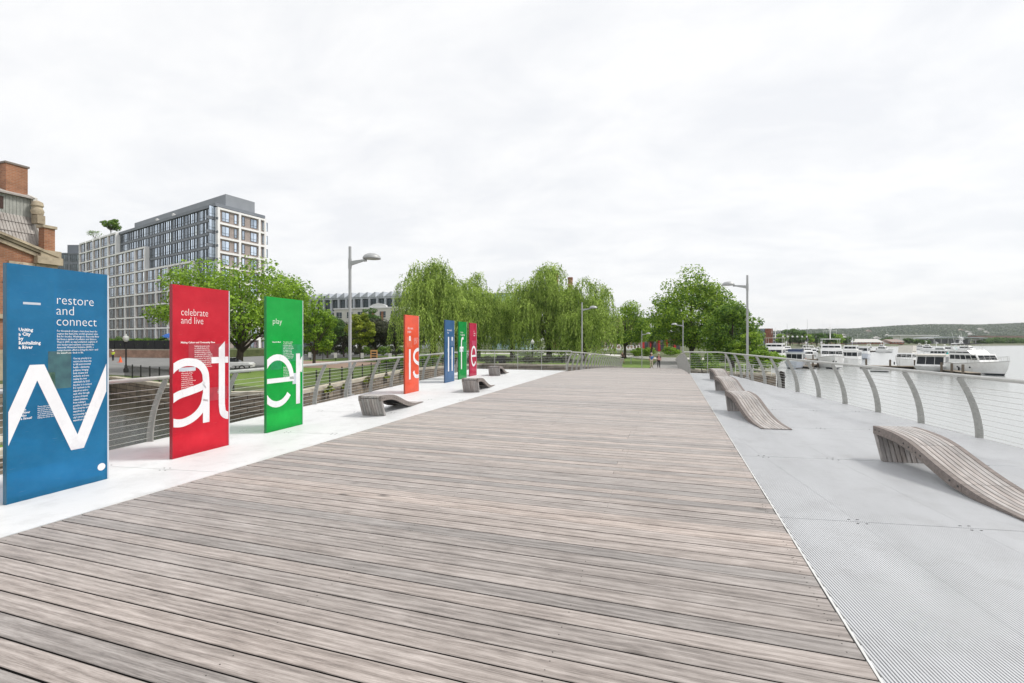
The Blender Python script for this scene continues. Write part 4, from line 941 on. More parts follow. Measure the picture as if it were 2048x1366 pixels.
def willow(label, p, H, rad, seed, group, ns=520, lean=(0,0), low=.5, dense=1.0):
    rg = np.random.default_rng(seed); r = thing('willow_tree', label, 'tree', (p.x,p.y,LAND), group)
    tops = []; n = 30
    for i in range(n):
        a = rg.uniform(0,2*math.pi); q = rg.uniform(0,1)**.55; x, y = q*rad*.86*math.cos(a), q*rad*.86*math.sin(a)
        z = H*(1-.42*q**2)*rg.uniform(.66,1.03); tops.append((x+lean[0]*(z/H),y+lean[1]*(z/H),z,rad*rg.uniform(.2,.33)))
    tops.append((lean[0],lean[1],H*.97,rad*.22)); tops = np.array(tops)
    ii = rg.integers(0,len(tops),ns); cen = []; nr = []; sz = []; 
    for i in ii:
        x, y, z, rc = tops[i]; a = rg.uniform(0,2*math.pi); q = rg.uniform(.05,1)**.5
        px, py, pz = x+rc*q*math.cos(a), y+rc*q*math.sin(a), z+rc*.62*(1-q*q)
        out_ = np.array([math.cos(a),math.sin(a)]); L = rg.uniform(.22,.62)*H*(.35+.65*q); L = min(L, pz-rg.uniform(low*.3,low*1.6)-.3)
        if L < .6: continue
        k = max(4,int(L/.15)); t = np.linspace(0,1,k); bend = (1-np.exp(-t*4))*rg.uniform(.35,1.0)
        sw = rg.normal()*.35
        X = px+out_[0]*bend+np.sin(t*3+sw)*.10; Y_ = py+out_[1]*bend+np.cos(t*2.5+sw)*.10; Z = pz-L*t**1.15
        c = np.stack([X,Y_,Z],1)+rg.normal(size=(k,3))*.07; cen.append(c)
        m_ = rg.normal(size=(k,3)); m_[:,2] *= .45; m_[:,:2] += out_*.8; nr.append(m_)
    cen = np.concatenate(cen); nr = np.concatenate(nr); n = len(cen); nr /= np.linalg.norm(nr,axis=1)[:,None]
    dn = np.tile(np.array([0,0,-1.0]),(n,1))+rg.normal(size=(n,3))*.33; dn /= np.linalg.norm(dn,axis=1)[:,None]; b = np.cross(nr,dn); b /= np.linalg.norm(b,axis=1)[:,None]
    # upright feathery sprays that break the domed outline
    ns2 = int(ns*2.2); jj = rg.integers(0,len(tops),ns2); aa = rg.uniform(0,6.28,ns2); qq = rg.uniform(0,1,ns2)**.5
    c2 = tops[jj,:3]+np.stack([tops[jj,3]*qq*np.cos(aa), tops[jj,3]*qq*np.sin(aa), tops[jj,3]*(.55*(1-qq**2)+rg.uniform(-.1,.42,ns2)**1)],1)
    cen = np.concatenate([cen,c2]); n2 = rg.normal(size=(ns2,3)); n2 /= np.linalg.norm(n2,axis=1)[:,None]; nr = np.concatenate([nr,n2]); d2 = rg.normal(size=(ns2,3))+np.array([0,0,.1]); d2 /= np.linalg.norm(d2,axis=1)[:,None]; dn = np.concatenate([dn,d2])
    b = np.cross(nr,dn); b /= np.linalg.norm(b,axis=1)[:,None]; n = len(cen)
    s = rg.uniform(.30,.55,n)[:,None]; w = rg.uniform(.045,.085,n)[:,None]
    V = np.stack([cen, cen+dn*s*.5+b*w, cen+dn*s, cen+dn*s*.5-b*w],1).reshape(-1,3)
    npmesh('crown', V, np.arange(4*n).reshape(n,4), LM['willow'], r)
    tk = MB(); tk.tube([(0,0,-.3),(.1,0,H*.15),(lean[0]*.3,lean[1]*.3,H*.33),(lean[0]*.8,lean[1]*.8,H*.75)], [.62,.5,.4,.08], 10)
    for j in rg.choice(len(tops), 13, replace=False):
        c = tops[j]; h0 = H*rg.uniform(.15,.38); tk.tube([(lean[0]*.25,lean[1]*.25,h0),(c[0]*.5,c[1]*.5,h0+(c[2]-h0)*.6),(c[0],c[1],c[2])], [.24,.14,.03], 6)
    tk.build('trunk', bark, r, smooth=True, local=True); return r
GW = 'willows on the lawn'
willow('broad weeping willow directly behind the orange and blue panels, leftmost willow', at(866,82), 16.2, 7.8, 11, GW, 1500, low=1.6)
willow('weeping willow above the crimson panel, between the leftmost and the gappy willow', at(955,88), 15.2, 6.4, 12, GW, 1100, low=2.2)
willow('thin weeping willow with gaps showing the teal glass block', at(1025,96), 15.0, 5.6, 13, GW, 480, low=3.0)
willow('tallest weeping willow, in front of the brick chimneys', at(1098,84), 15.6, 6.6, 14, GW, 1300, lean=(-.8,0), low=1.6)
willow('weeping willow at the right end of the willow row, behind the lamp', at(1168,80), 13.2, 5.8, 15, GW, 1300, low=1.2)
tree('large spreading tree with bright fresh leaves behind the red and green panels', at(478,60), 13.6, 11.0, 7.8, 'bright', 21, 24000, .36, 130, base=2.2, trunk=.42, cr=.20)
tree('lower bright leafy tree growing right of the green panel', at(628,66), 8.6, 3.3, 4.8, 'bright', 22, 6500, .32, 45, base=1.5, trunk=.2)
tree('big dense tree with broad pyramid crown beside the right railing', at(1385,74), 15.0, 8.2, 7.0, 'plane', 23, 24000, .36, 150, shape=.62, base=2.0, trunk=.38, cr=.22)
tree('deep green round tree under the right street lamp', at(1466,62), 8.8, 4.3, 4.3, 'deep', 24, 14000, .30, 90, shape=.4, base=.3, trunk=.22)
tree('leafy tree with open top left of the big pyramid tree', at(1250,92), 11.8, 5.4, 6.0, 'plane', 25, 8000, .36, 60, shape=.55, base=2.4, trunk=.25)
tree('smaller tree tucked between the open topped tree and the big pyramid tree', at(1302,98), 9.2, 4.4, 5.2, 'deep', 26, 7000, .36, 45, base=2.8, trunk=.2)
GD = 'park trees in the row behind the fence'
for i, (u, d, h, rd, mk, l) in enumerate([(655,92,9.4,4.2,'far','green tree left of the lamp pole in the park row'),(688,100,8.4,4.8,'dark','dark purplish tree just left of the lamp pole'),(722,88,8.6,2.9,'yellow','young yellow green tree just right of the lamp pole'),
        (752,96,8.0,4.2,'dark','dark purplish tree between the yellow tree and orange panel'),(792,94,8.6,4.8,'dark','dark purplish tree left of the orange panel top'),(826,98,8.0,4.0,'dark','dark purplish tree behind the orange panel'),(735,112,11.5,3.6,'far','tall green tree behind the yellow tree, before the white building'),(640,108,8.6,5.0,'dark','dark tree behind the lower bright tree')]):
    tree(l, at(u,d), h, rd, h*.60, mk, 40+i, 7500, .34, 48, base=1.5, trunk=.17, group=GD)
tree('round clipped tree on the roof of the stepped apartment block', at(222,152)+Vector((0,0,0)), 6.4, 2.9, 4.2, 'deep', 60, 3500, .36, 40, base=2.4, trunk=.12, name='roof_tree', z0=ZT-.5)
tree('sparse thin tree on the roof at the left end of the apartment block', at(190,160), 4.6, 2.3, 2.8, 'deep', 61, 420, .3, 30, base=1.0, trunk=.07, name='roof_tree', z0=ZT-.5)
def bush(label, p, w, h, mk, seed, nl=2500, ls=.24, name='bush', group=None, z0=LAND):
    return tree(label, p, h, w, h*.5, mk, seed, nl, ls, 28, base=.1, trunk=.05, name=name, group=group, limb=True, z0=z0)
bush('round leafy bush at the water edge right of the railing lamp', at(1527,52), 2.0, 2.7, 'bright', 70, 5000, .22)
bush('dark leafy bush seen through the end railing on the right', at(1405,52), 1.9, 2.2, 'deep', 71, 3500, .22)
bush('green bush behind the right street lamp by the water', at(1500,56), 2.2, 4.6, 'plane', 72, 5000, .24)
for i, (u, d, w) in enumerate([(1292,105,2.2),(1340,108,2.4),(1275,103,1.6)]): bush(['low round shrub left of the walkers before the pavilion','low round shrub right of the walkers before the pavilion','low shrub at the left end of the pavilion'][i], at(u,d), w, 1.9, 'bright', 75+i, 1800, .26)
# ------------------------------------------------------------------ hills and far shore
hillm = mat('wooded_hillside', (.035,.06,.035), rough=1, scale=.012, col2=(.08,.115,.06), detail=10, bump=1.0, bscale=.05)
def hills():
    rg = np.random.default_rng(3); nu, nd = 520, 34
    us = np.linspace(1150, 2900, nu); ds = np.linspace(1150, 2700, nd)
    tu = [1150,1480,1560,1640,1700,1780,1860,1960,2048,2200,2900]; tv = [670,667,664,661,660.5,655.5,652,653,649.5,648.5,651]
    ph = rg.uniform(0,6.28,24); fr_ = rg.uniform(.006,.05,24)
    V = []; F = []
    for j, d in enumerate(ds):
        s = min(1, (j/(nd-1))*1.25); s = s*s*(3-2*s) if s < 1 else 1
        for i, u in enumerate(us):
            p = at(u, d); H = (680-np.interp(u,tu,tv))*2500/FPX+EYE
            n = sum(math.sin(u*fr_[k]+d*.004*k+ph[k])*(.05/fr_[k]) for k in range(24))*.28
            z = LAND-2+(H-LAND)*s*(.97+.03*math.sin(u*.013+2)) + s*n + s*rg.uniform(-1,1)*3.2
            V.append((p.x,p.y,z))
    I = np.arange(nu*nd).reshape(nd,nu); F = np.stack([I[:-1,:-1],I[:-1,1:],I[1:,1:],I[1:,:-1]],-1).reshape(-1,4)
    o = npmesh('hills', np.array(V), F, hillm); struct(o, 'long wooded hills on the far side of the river')
    # tree tops covering the slope, one mass
    n = 36000; u = rg.uniform(1450,2150,n); j = rg.uniform(0,1,n)**.8*.8; d = 1150+1550*j; s = np.minimum(1,j*1.25); s = s*s*(3-2*s)
    H = (680-np.interp(u,tu,tv))*2500/FPX+EYE; z = LAND-2+(H-LAND)*s+rg.uniform(-2,5,n)
    c = np.stack([np.cos(YAW)*((u-1024)/FPX*d)-np.sin(YAW)*d, np.sin(YAW)*((u-1024)/FPX*d)+np.cos(YAW)*d, z],1)
    V, F = leaves(c, rg.normal(size=(n,3))*.7+np.array([.1,-.4,.6]), 8, rg, 1.0)
    tag(npmesh('far_woods', V, F, leafmat('leaf_hill_hazed',(.04,.075,.042),(.12,.165,.08))), 'woods covering the hills far across the river', 'woods', None, 'stuff')  # leaf tones paled towards blue, distance haze painted into the colour
    for k in range(16):
        uu = rg.uniform(1640,2048); jj = rg.uniform(.1,.5); dd = 1150+1550*jj; ss = min(1,jj*1.25); ss = ss*ss*(3-2*ss)
        p = at(uu, dd); zz = LAND-2+((680-np.interp(uu,tu,tv))*2500/FPX+EYE-LAND)*ss
        w, h = rg.uniform(7,15), rg.uniform(4,7); b = MB(); b.box((p.x,p.y,zz+h/2+2),(w,10,h),YAW)
        b.prism([p+RT*(-w/2)+Vector((0,0,zz+h+2)), p+RT*(w/2)+Vector((0,0,zz+h+2)), p+Vector((0,0,zz+h+5))], FW*9)
        tag(b.build('hillside_house', mat('hill_house_%d'%(k%3), [(.5,.48,.45),(.38,.30,.26),(.6,.58,.55)][k%3], rough=.8)), 'tiny pale house among the woods on the far hillside', 'house', 'houses on the far hillside')
hills()
bk = MB(); pts_ = [Vector((x,y,0)) for x, y in LP[13:21]]
for a, b in zip(pts_, pts_[1:]):
    d_ = (b-a).normalized(); n_ = Vector((d_.y,-d_.x,0)); bk.quad(a+n_*2.4+Vector((0,0,WATER-.4)), b+n_*2.4+Vector((0,0,WATER-.4)), b+Vector((0,0,LAND+.05)), a+Vector((0,0,LAND+.05)))
struct(bk.build('riverbank', mat('stony_bank',(.20,.19,.16),rough=1,scale=.3,col2=(.12,.15,.07))), 'low stony river bank along the far shore')
br2 = brickmat('far_red_brick', (.26,.085,.05), (.34,.12,.07), (.3,.2,.15), bw=.8, bh=.3)
r_, F = block('black_brick_building', 'dark glazed office building with a red brick end wall behind the marina', 'building', at(1480,332), at(1530,332), 18, hz(659,332), greycl, 4, 5, 2.6, 2.4, frame_dk, glass2('blue_grey_glass',(.12,.17,.20),(.35,.42,.46),.4), n=2, side=False)
b = MB(); F.box(b, F.L+.01, F.L+5.2, LAND, hz(657,332), -18, .4); b.build('brick_wing', br2, r_)
b = MB(); F.box(b, 1, 7, hz(659,332)+.46, hz(648,332), -10, -2); b.build('glass_top', mat('teal_cladding',(.42,.58,.60)), r_)
block('far_pale_building', 'pale distant building right of the brick end wall', 'building', at(1541,420), at(1566,420), 20, hz(664,420), mat('pale_far_wall',(.5,.48,.48),rough=.8), 4, 5, 1.6, 1.6, frame_dk, dkglass, side=False)
block('far_brick_building', 'long distant brick building above the promenade trees', 'building', at(1598,440), at(1676,440), 20, hz(667,440), mat('brown_brick_wall',(.3,.2,.15)), 5, 12, 1.4, 1.4, frame_dk, dkglass, side=False, cornice=greycl)
def shed(label, u0, u1, d, v, rv, wallc, roofc, nb):
    p0, p1 = at(u0,d), at(u1,d); r = thing('waterside_hall', label, 'building', (p0.x,p0.y,LAND)); F = Face(p0,p1)
    if F.n.dot(-p0) < 0: F.n = -F.n
    z = hz(v,d); zr = hz(rv,d); b = MB(); F.box(b, 0, F.L, LAND, z, -14, 0); b.build('wall', wallc, r)
    b = MB(); b.prism([F.P(-.5,z,.8), F.P(-.5,zr,-7), F.P(-.5,z,-14.8)], F.d*(F.L+1)); b.build('roof', roofc, r)
    ws = []
    for k in range(nb): F.win(ws, F.L*(k+.5)/nb, LAND+1, F.L/nb*.5, (z-LAND)*.55, 2, frame_w, dkglass, .03)
    emit_windows(r, ws)
lightroof = mat('light_metal_roof', (.52,.51,.48), rough=.6)
shed('long low red brick hall with pale roof on the far promenade', 1702, 1766, 395, 684.5, 678, br2, lightroof, 9)
shed('shorter red brick hall with brown roof right of the long hall', 1783, 1808, 400, 684, 678.5, br2, mat('brown_roof',(.32,.25,.22),rough=.8), 4)
shed('low pale shed between the two brick halls by the water', 1764, 1792, 402, 687, 684, mat('pale_far_wall',(.5,.48,.48)), lightroof, 4)
# pier pavilion with sweeping roof
p = at(1895,455); r = thing('pier_pavilion', 'long grey canopy on columns at the far shore left of the bridge', 'pavilion', (p.x,p.y,LAND)); b = MB()
z0 = hz(677,455)
rg_ = [[p+RT*x+FW*o+Vector((0,0,z0+.9*math.sin((x+30)/60*3.14)+h)) for o, h in ((-8,0),(8,0),(8,.7),(-8,.7))] for x in np.linspace(-26,30,15)]
b.loft(rg_); b.build('canopy_roof', palecl, r)
for x in np.linspace(-24,27,9): MB().tube([p+RT*x+FW*-6+Vector((0,0,LAND)), p+RT*x+FW*-6+Vector((0,0,z0+.2))], .45, 6).build('column', lampgrey, r)
b = MB(); b.box((p+FW*5).to_tuple()[:2]+(LAND+2.2,), (50,2,4.4), YAW); b.build('back_wall', greycl2, r)
b = MB(); q = p+FW*30; b.box((q.x-6,q.y,hz(671,485)), (40,14,1.0), YAW); b.box((q.x-6,q.y,(hz(671,485)+LAND)/2), (34,9,hz(671,485)-LAND-1), YAW); tag(b.build('white_roof_hall', white_p), 'white roofed hall behind the grey canopy on the far shore', 'building')
# long road bridge
a_, b_ = at(1945,640), at(2320,860); r = thing('road_bridge', 'long brown road bridge crossing the river at the right edge', 'bridge', (a_.x,a_.y,WATER)); F = Face(a_, b_)
rust = mat('brown_bridge_steel', (.20,.12,.10), rough=.8); zb = hz(673.5,650)
b = MB(); F.box(b, 0, F.L, zb-1.2, zb+1.2, -5, 5); b.build('girder', rust, r)
for x in np.linspace(10, F.L-10, 9): 
    b = MB(); F.box(b, x-1, x+1, WATER-1, zb-1.21, -3.5, 3.5); b.build('pier', concrete, r)
GF = 'trees along the far promenade'
fl = ['bright green tree at the left end of the promenade tree row','tall rounded tree in the promenade row, the highest one','tree right of the highest promenade tree','low tree between taller promenade trees','wide tree behind the tall white fishing boat mast','tree at the middle of the promenade row','dark tree near the brick building above the row','small tree at the right end of the promenade row']
for i, (u, d, v, rd) in enumerate([(1562,315,668,4.6),(1580,318,656,8.0),(1598,322,661,6.0),(1614,318,668,4.5),(1634,320,666,6.5),(1655,324,667,5.5),(1672,330,668,5.5),(1692,345,673.5,4.8)]):
    h = hz(v,d)-LAND; tree(fl[i], at(u,d), h, rd, h*.55, 'far' if i%3 else 'bright', 90+i, 2200, .95, 30, base=1.0, trunk=.35, group=GF)
for i, (u, d, v, rd) in enumerate([(1775,420,676,6),(1818,430,676,5),(1832,425,679,5),(1848,440,681,6),(1968,450,681,8),(1985,470,677,10),(2005,490,676,11),(2026,500,678,10),(2046,520,676,12),(2075,520,676,12)]):
    h = hz(v,d)-LAND; tree('leafy tree on the far shore '+['between the brick halls','right of the shorter brick hall','just left of the grey canopy','in front of the grey canopy','at the left end of the wood by the bridge','left of centre in the wood by the bridge','in the middle of the wood by the bridge','right of centre in the wood by the bridge','below the bridge at the photo edge','beyond the photo edge'][i], at(u,d), h, rd, h*.5, 'far', 110+i, 1500, 1.2, 24, base=.4, trunk=.4, group='trees on the far shore')
GS = 'globe lamps along the far promenade'
for i in range(12):
    p = at(1566+i*9.5, 300+i*3); r = thing('promenade_lamp', 'small white globe lamp on a dark post along the far promenade', 'lamp', (p.x,p.y,LAND), GS)
    MB().tube([(0,0,0),(0,0,5.2)], .12, 6).build('post', darkmetal, r, local=True); MB().lathe([(.05,5.0),(.5,5.2),(.62,5.6),(.5,6.0),(.05,6.2)], n=8).build('globe', white_p, r, smooth=True, local=True)
# ------------------------------------------------------------------ boats
gel = mat('white_gelcoat', (.90,.90,.89), rough=.22, var=.03, scale=.8, dirt=((.55,.54,.50),.6,.4)); gel2 = mat('blue_white_hull', (.62,.66,.74), rough=.25, var=.04)
antif = mat('dark_waterline', (.03,.035,.045), rough=.5); bglass = mat('boat_glass', (.02,.024,.028), rough=.15, spec=.25); teal = mat('teal_canvas', (.05,.42,.40), rough=.8); canv = mat('cream_canvas', (.66,.63,.57), rough=.9); navy = mat('navy_canvas', (.03,.05,.11), rough=.8)
tan = mat('tan_upper', (.60,.56,.48), rough=.5); rubber = mat('black_fender', (.02,.02,.02), rough=.6); orange_m = mat('life_ring_orange', (.8,.14,.06), rough=.5)
def hull(r, L, B, fb, bow=.55, m=None, blunt=False):
    xs = np.linspace(0, 1, 15); rings = []; up = []
    for t in xs:
        hb = B/2*(min(1, .92+.3*t) if t < .35 else 1)*(1 if t < .45 else max(.02, (1-((t-.45)/.55)**2.2)))
        if blunt: hb = B/2*(1 if t < .8 else max(.3, 1-((t-.8)/.2)**2*.6))
        sh = fb*(1+bow*max(0, t-.2)**1.6); kn = .62+.18*(1-t); wl = .86*(1-max(0,t-.55)**1.3*1.1); x = -L/2+L*t; rk = L*.06*max(0,t-.6)/.4
        rings.append([Vector((x+rk,hb,sh)),Vector((x+rk*.4,hb*.93*(1-.25*max(0,t-.5)),sh*.45)),Vector((x-rk*.5,hb*wl,.12)),Vector((x-rk*.7,hb*wl*.8,-.35)),Vector((x-rk*.8,0,-.6)),
                      Vector((x-rk*.7,-hb*wl*.8,-.35)),Vector((x-rk*.5,-hb*wl,.12)),Vector((x+rk*.4,-hb*.93*(1-.25*max(0,t-.5)),sh*.45)),Vector((x+rk,-hb,sh))])
    h = MB(); h.loft(rings, closed=True); o = h.build('hull', m or gel, r, smooth=True, local=True)
    w = MB(); w.loft([[p*1 + Vector((0,.012 if p.y > 0 else -.012,0)) for p in (q[3]+(q[2]-q[3])*.4, q[2]+(q[1]-q[2])*.20)] for q in rings], closed=False); w.loft([[p*1 + Vector((0,.012 if p.y > 0 else -.012,0)) for p in (q[5]+(q[6]-q[5])*.4, q[6]+(q[7]-q[6])*.20)] for q in rings], closed=False); w.build('waterline_stripe', antif, o, local=True)
    g = MB(); g.tube([q[0]+Vector((0,.01,.0)) for q in rings], .05, 6); g.tube([q[8]+Vector((0,-.01,.0)) for q in rings], .05, 6); g.build('rub_rail', steel, o, local=True)
    def sheer(x): return fb*(1+bow*max(0,(x+L/2)/L-.2)**1.6)
    return sheer
def cabin(r, x0, x1, w, z0, z1, fs=.5, bs=.1, wb=(.38,.82), n=4, name='cabin', m=None, front=True, back=False, gm=None):
    c = MB(); c.prism([(x0,-w/2,z0),(x1,-w/2,z0),(x1-fs,-w/2,z1),(x0+bs,-w/2,z1)], (0,w,0)); o = c.build(name, m or gel, r, local=True); gm = gm or bglass
    H = z1-z0; za, zb = z0+H*wb[0], z0+H*wb[1]
    xa = lambda z: x0+bs*(z-z0)/H+.18; xb = lambda z: x1-fs*(z-z0)/H-.16
    for s in (-1,1):
        for k in range(n):
            f0, f1 = k/n+.012, (k+1)/n-.012; y = s*(w/2+.004); g = MB()
            P = [(xa(za)+(xb(za)-xa(za))*f0,y,za),(xa(za)+(xb(za)-xa(za))*f1,y,za),(xa(zb)+(xb(zb)-xa(zb))*f1,y,zb),(xa(zb)+(xb(zb)-xa(zb))*f0,y,zb)]
            g.prism(P, (0,s*.012,0)); g.build('window', gm, o, local=True)
    for on_, X, sg in ((front, lambda z: x1-fs*(z-z0)/H, 1), (back, lambda z: x0+bs*(z-z0)/H, -1)):
        if on_:
            for k in range(3):
                y0_, y1_ = -w*.46+w*.92*k/3+.03, -w*.46+w*.92*(k+1)/3-.03; g = MB()
                g.prism([(X(za)+sg*.004,y0_,za),(X(za)+sg*.004,y1_,za),(X(zb)+sg*.004,y1_*.97,zb),(X(zb)+sg*.004,y0_*.97,zb)], (sg*.015,0,.0)); g.build('windscreen', gm, o, local=True)
    return o
def rails(r, L, B, sheer, x0=.05, h=.65):
    b = MB(); t = []
    for s in (-1,1):
        pts = []
        for k in range(9):
            u = x0+(.98-x0)*k/8; hb = B/2*(1 if u < .45 else max(.04,(1-((u-.45)/.55)**2.2)))*.95; x = -L/2+L*u+L*.06*max(0,u-.6)/.4
            p = Vector((x,s*hb,sheer(x))); pts.append(p+Vector((0,0,h))); b.tube([p,p+Vector((0,0,h))], .022, 5)
        b.tube(pts, .026, 5)
    b.build('deck_rail', steel, r, local=True)
def mast(r, x, z, h, wid=.9, n='mast'):
    b = MB(); b.tube([(x,0,z),(x-.25,0,z+h)], [.10,.045], 7); b.tube([(x-.12,-wid,z+h*.55),(x-.12,wid,z+h*.55)], .03, 6); b.tube([(x-.2,-wid*.6,z+h*.8),(x-.2,wid*.6,z+h*.8)], .03, 6)
    b.lathe([(.02,z+h*.62),(.28,z+h*.64),(.28,z+h*.72),(.05,z+h*.76)], (x+.2,0,0), 10)
    for s in (-1,1): b.tube([(x-.5,s*wid,z+h*.3),(x-.9,s*wid*1.1,z+h*1.35)], .014, 5)
    b.build(n, gel, r, local=True)
def fenders(r, L, B, ss, z=.5):
    for x in ss:
        for s in (-1,1): MB().lathe([(.02,z-.3),(.13,z-.25),(.13,z+.25),(.02,z+.3)], (x,s*(B/2+.12),0), 8).build('fender', rubber, r, smooth=True, local=True)
GB = 'boats moored in the marina'
def boat(name, label, u, d, hd, cat='boat', sc=.8):
    p = at(u, d, WATER); r = thing(name, label, cat, p, GB, R(18+hd)-math.atan((u-1024)/FPX)); r.scale = (sc*.85, sc, min(1, sc*1.2)); return r
def arch(r, x, w, z0, z1, m=None): 
    b = MB(); b.tube(smooth_path([(x,-w/2,z0),(x-.5,-w/2*.92,z1-.25),(x-.6,-w/2*.7,z1),(x-.6,w/2*.7,z1),(x-.5,w/2*.92,z1-.25),(x,w/2,z0)],3), .09, 7); b.build('radar_arch', m or gel, r, local=True)
# big motor yacht, bow to the right
r = boat('motor_yacht', 'large white motor yacht at the right with its bow pointing right', 1957, 71, -46, sc=.92); sh = hull(r, 10.2, 3.7, 1.5, .55)
cabin(r, -4.2, 2.3, 3.1, 1.6, 2.95, .95, .1, (.40,.86), 5); cabin(r, -4.4, .4, 2.9, 2.96, 3.5, .9, .1, (.2,.5), 3, 'flybridge', None, True); rails(r, 10.2, 3.7, sh, .5, .6); arch(r, -3.4, 2.9, 3.5, 4.4)
MB().prism([(-4.3,-1.5,4.25),(-.6,-1.5,4.45),(-.6,-1.5,4.52),(-4.3,-1.5,4.33)], (0,3.0,0)).build('bimini', mat('dark_canvas',(.10,.10,.11),rough=.9), r, local=True)
[MB().tube([(x,s*1.4,3.5),(x,s*1.4,4.35)], .025, 5).build('canopy_post', steel, r, local=True) for x in (-3.9,-1) for s in (-1,1)]; fenders(r, 10.2, 3.7, (-3,-1.5), .7)
for x in (-3.2,-2.0,-.8,.5):
    for s in (-1,1): MB().tube([(x,s*1.76,1.0),(x,s*1.87,1.0)], .11, 10).build('porthole', bglass, r, local=True)
mast(r, -3.6, 4.4, 1.3, .7)
# dark windowed houseboat, stern to camera
r = boat('houseboat', 'white houseboat with wide dark glazed stern cabin, left of the large yacht', 1866, 78, -99, sc=.9); sh = hull(r, 9.5, 4.6, .75, .3, blunt=True)
cabin(r, -3.9, 3.4, 4.0, .76, 2.5, .9, .25, (.22,.90), 5, 'cabin', gel, True, True); MB().b2((-4.6,-2.15,2.52),(3.0,2.15,2.66)).build('roof', canv, r, local=True); MB().b2((-4.4,-1.9,.6),(-4.0,1.9,.86)).build('stern_bench', gel, r, local=True)
b = MB(); [b.tube([(x,s*1.9,2.66),(x,s*1.9,3.1)], .03, 5) for x in (-4.2,-1.5,1.5) for s in (-1,1)]; [b.tube([(-4.2,s*1.9,3.1),(1.5,s*1.9,3.1)], .03, 5) for s in (-1,1)]; b.build('roof_rail', steel, r, local=True)
# cruiser with tan flybridge cover
r = boat('cabin_cruiser', 'white cabin cruiser with a tan upper cover, left of the houseboat', 1811, 91, -104); sh = hull(r, 9.5, 3.6, 1.25, .45)
cabin(r, -4.0, 1.8, 3.0, 1.26, 2.7, .9, .3, (.40,.80), 4, 'cabin', gel, True, True); cabin(r, -3.6, .6, 2.7, 2.71, 4.1, 1.0, .3, (.15,.2), 1, 'upper_cover', canv, False); MB().b2((-5.3,-1.6,.25),(-4.6,1.6,.40)).build('swim_platform', gel, r, local=True); rails(r, 9.5, 3.6, sh, .5); fenders(r, 9.5, 3.6, (-2,1), .6)
# boats behind with teal covers
r = boat('covered_boat', 'white boat under a teal cover behind the large yacht', 1925, 112, -15); sh = hull(r, 9.0, 3.2, 1.2, .4); MB().prism([(-4.2,-1.5,1.3),(3.2,-1.2,1.5),(1.0,-.4,2.4),(-3.6,-.5,2.5)], (0,2.6,0)).build('boat_cover', teal, r, local=True); arch(r, -1.5, 2.6, 2.4, 3.4); mast(r, -1.8, 2.5, 2.2)
r = boat('cabin_cruiser', 'small pale cruiser with side windows just above the houseboat roof', 1888, 120, -8); sh = hull(r, 9.5, 3.3, 1.1, .4); cabin(r, -3.9, 2.2, 2.8, 1.1, 2.6, .8, .2, (.45,.8), 5); cabin(r, -2.5, .6, 2.4, 2.61, 3.3, .7, .2, (.2,.6), 2, 'flybridge'); mast(r, -2, 3.3, 1.6)
r = boat('cabin_cruiser', 'white flybridge cruiser peeking above the teal covered boat', 1942, 130, -20); sh = hull(r, 10, 3.4, 1.2, .4); cabin(r, -3.9, 1.8, 2.9, 1.2, 2.8, 1.0, .2, (.45,.8), 4); cabin(r, -3.2, .4, 2.6, 2.81, 3.6, .9, .2, (.2,.6), 2, 'flybridge'); arch(r, -2.6, 2.6, 3.6, 4.7); mast(r, -2.7, 4.4, 1.5)
# tall fishing yacht bow to camera
r = boat('fishing_yacht', 'tall white fishing yacht with tower and antennas, bow towards the bridge', 1662, 86, -84, sc=.9); sh = hull(r, 12.5, 4.4, 1.75, .5)
cabin(r, -4.5, 2.2, 3.7, 1.8, 3.4, 1.0, .1, (.45,.78), 5); cabin(r, -4.0, .8, 3.3, 3.41, 4.2, .7, .1, (.3,.7), 3, 'flybridge'); MB().b2((-3.6,-1.6,5.1),(.3,1.6,5.22)).build('hard_top', gel, r, local=True)
[MB().tube([(x,s*1.5,4.2),(x,s*1.4,5.1)], .04, 5).build('top_post', steel, r, local=True) for x in (-3.3,0) for s in (-1,1)]; mast(r, -1.6, 5.22, 2.6, 1.1); rails(r, 12.5, 4.4, sh, .4)
MB().tube(smooth_path([(5.6,-.35,1.9),(6.3,-.25,1.75),(6.5,0,1.45),(6.3,.25,1.75),(5.6,.35,1.9)],3), .05, 6).build('bow_pulpit', steel, r, local=True); MB().box((6.35,0,1.35),(.25,.5,.5),0,0,Matrix.Rotation(.8,3,'X')).build('anchor', rubber, r, local=True)
# trawler
r = boat('trawler', 'white trawler with large square cabin windows right of the fishing yacht', 1701, 95, -98); sh = hull(r, 10.5, 3.9, 1.2, .4); cabin(r, -4.6, 2.4, 3.5, 1.2, 3.0, .4, .05, (.42,.84), 5, 'cabin', gel, True, True); MB().b2((-5,-1.9,3.02),(2.2,1.9,3.14)).build('roof', gel, r, local=True); cabin(r, -2.8, 1.0, 2.6, 3.15, 4.1, .5, .2, (.3,.75), 3, 'flybridge'); mast(r, -3.0, 3.14, 2.6); MB().b2((-4.9,-1.85,4.4),(-2.4,1.85,4.46)).build('awning', navy, r, local=True)
r = boat('houseboat', 'white houseboat with small windows behind the trawler', 1724, 128, -95); sh = hull(r, 10.5, 4.0, 1.3, .3, blunt=True, m=gel2); cabin(r, -4.5, 3.6, 3.6, 1.3, 3.4, .3, .05, (.45,.8), 5, 'cabin', gel, True, True); MB().b2((-4.8,-2,3.42),(3.6,2,3.52)).build('roof', gel, r, local=True)
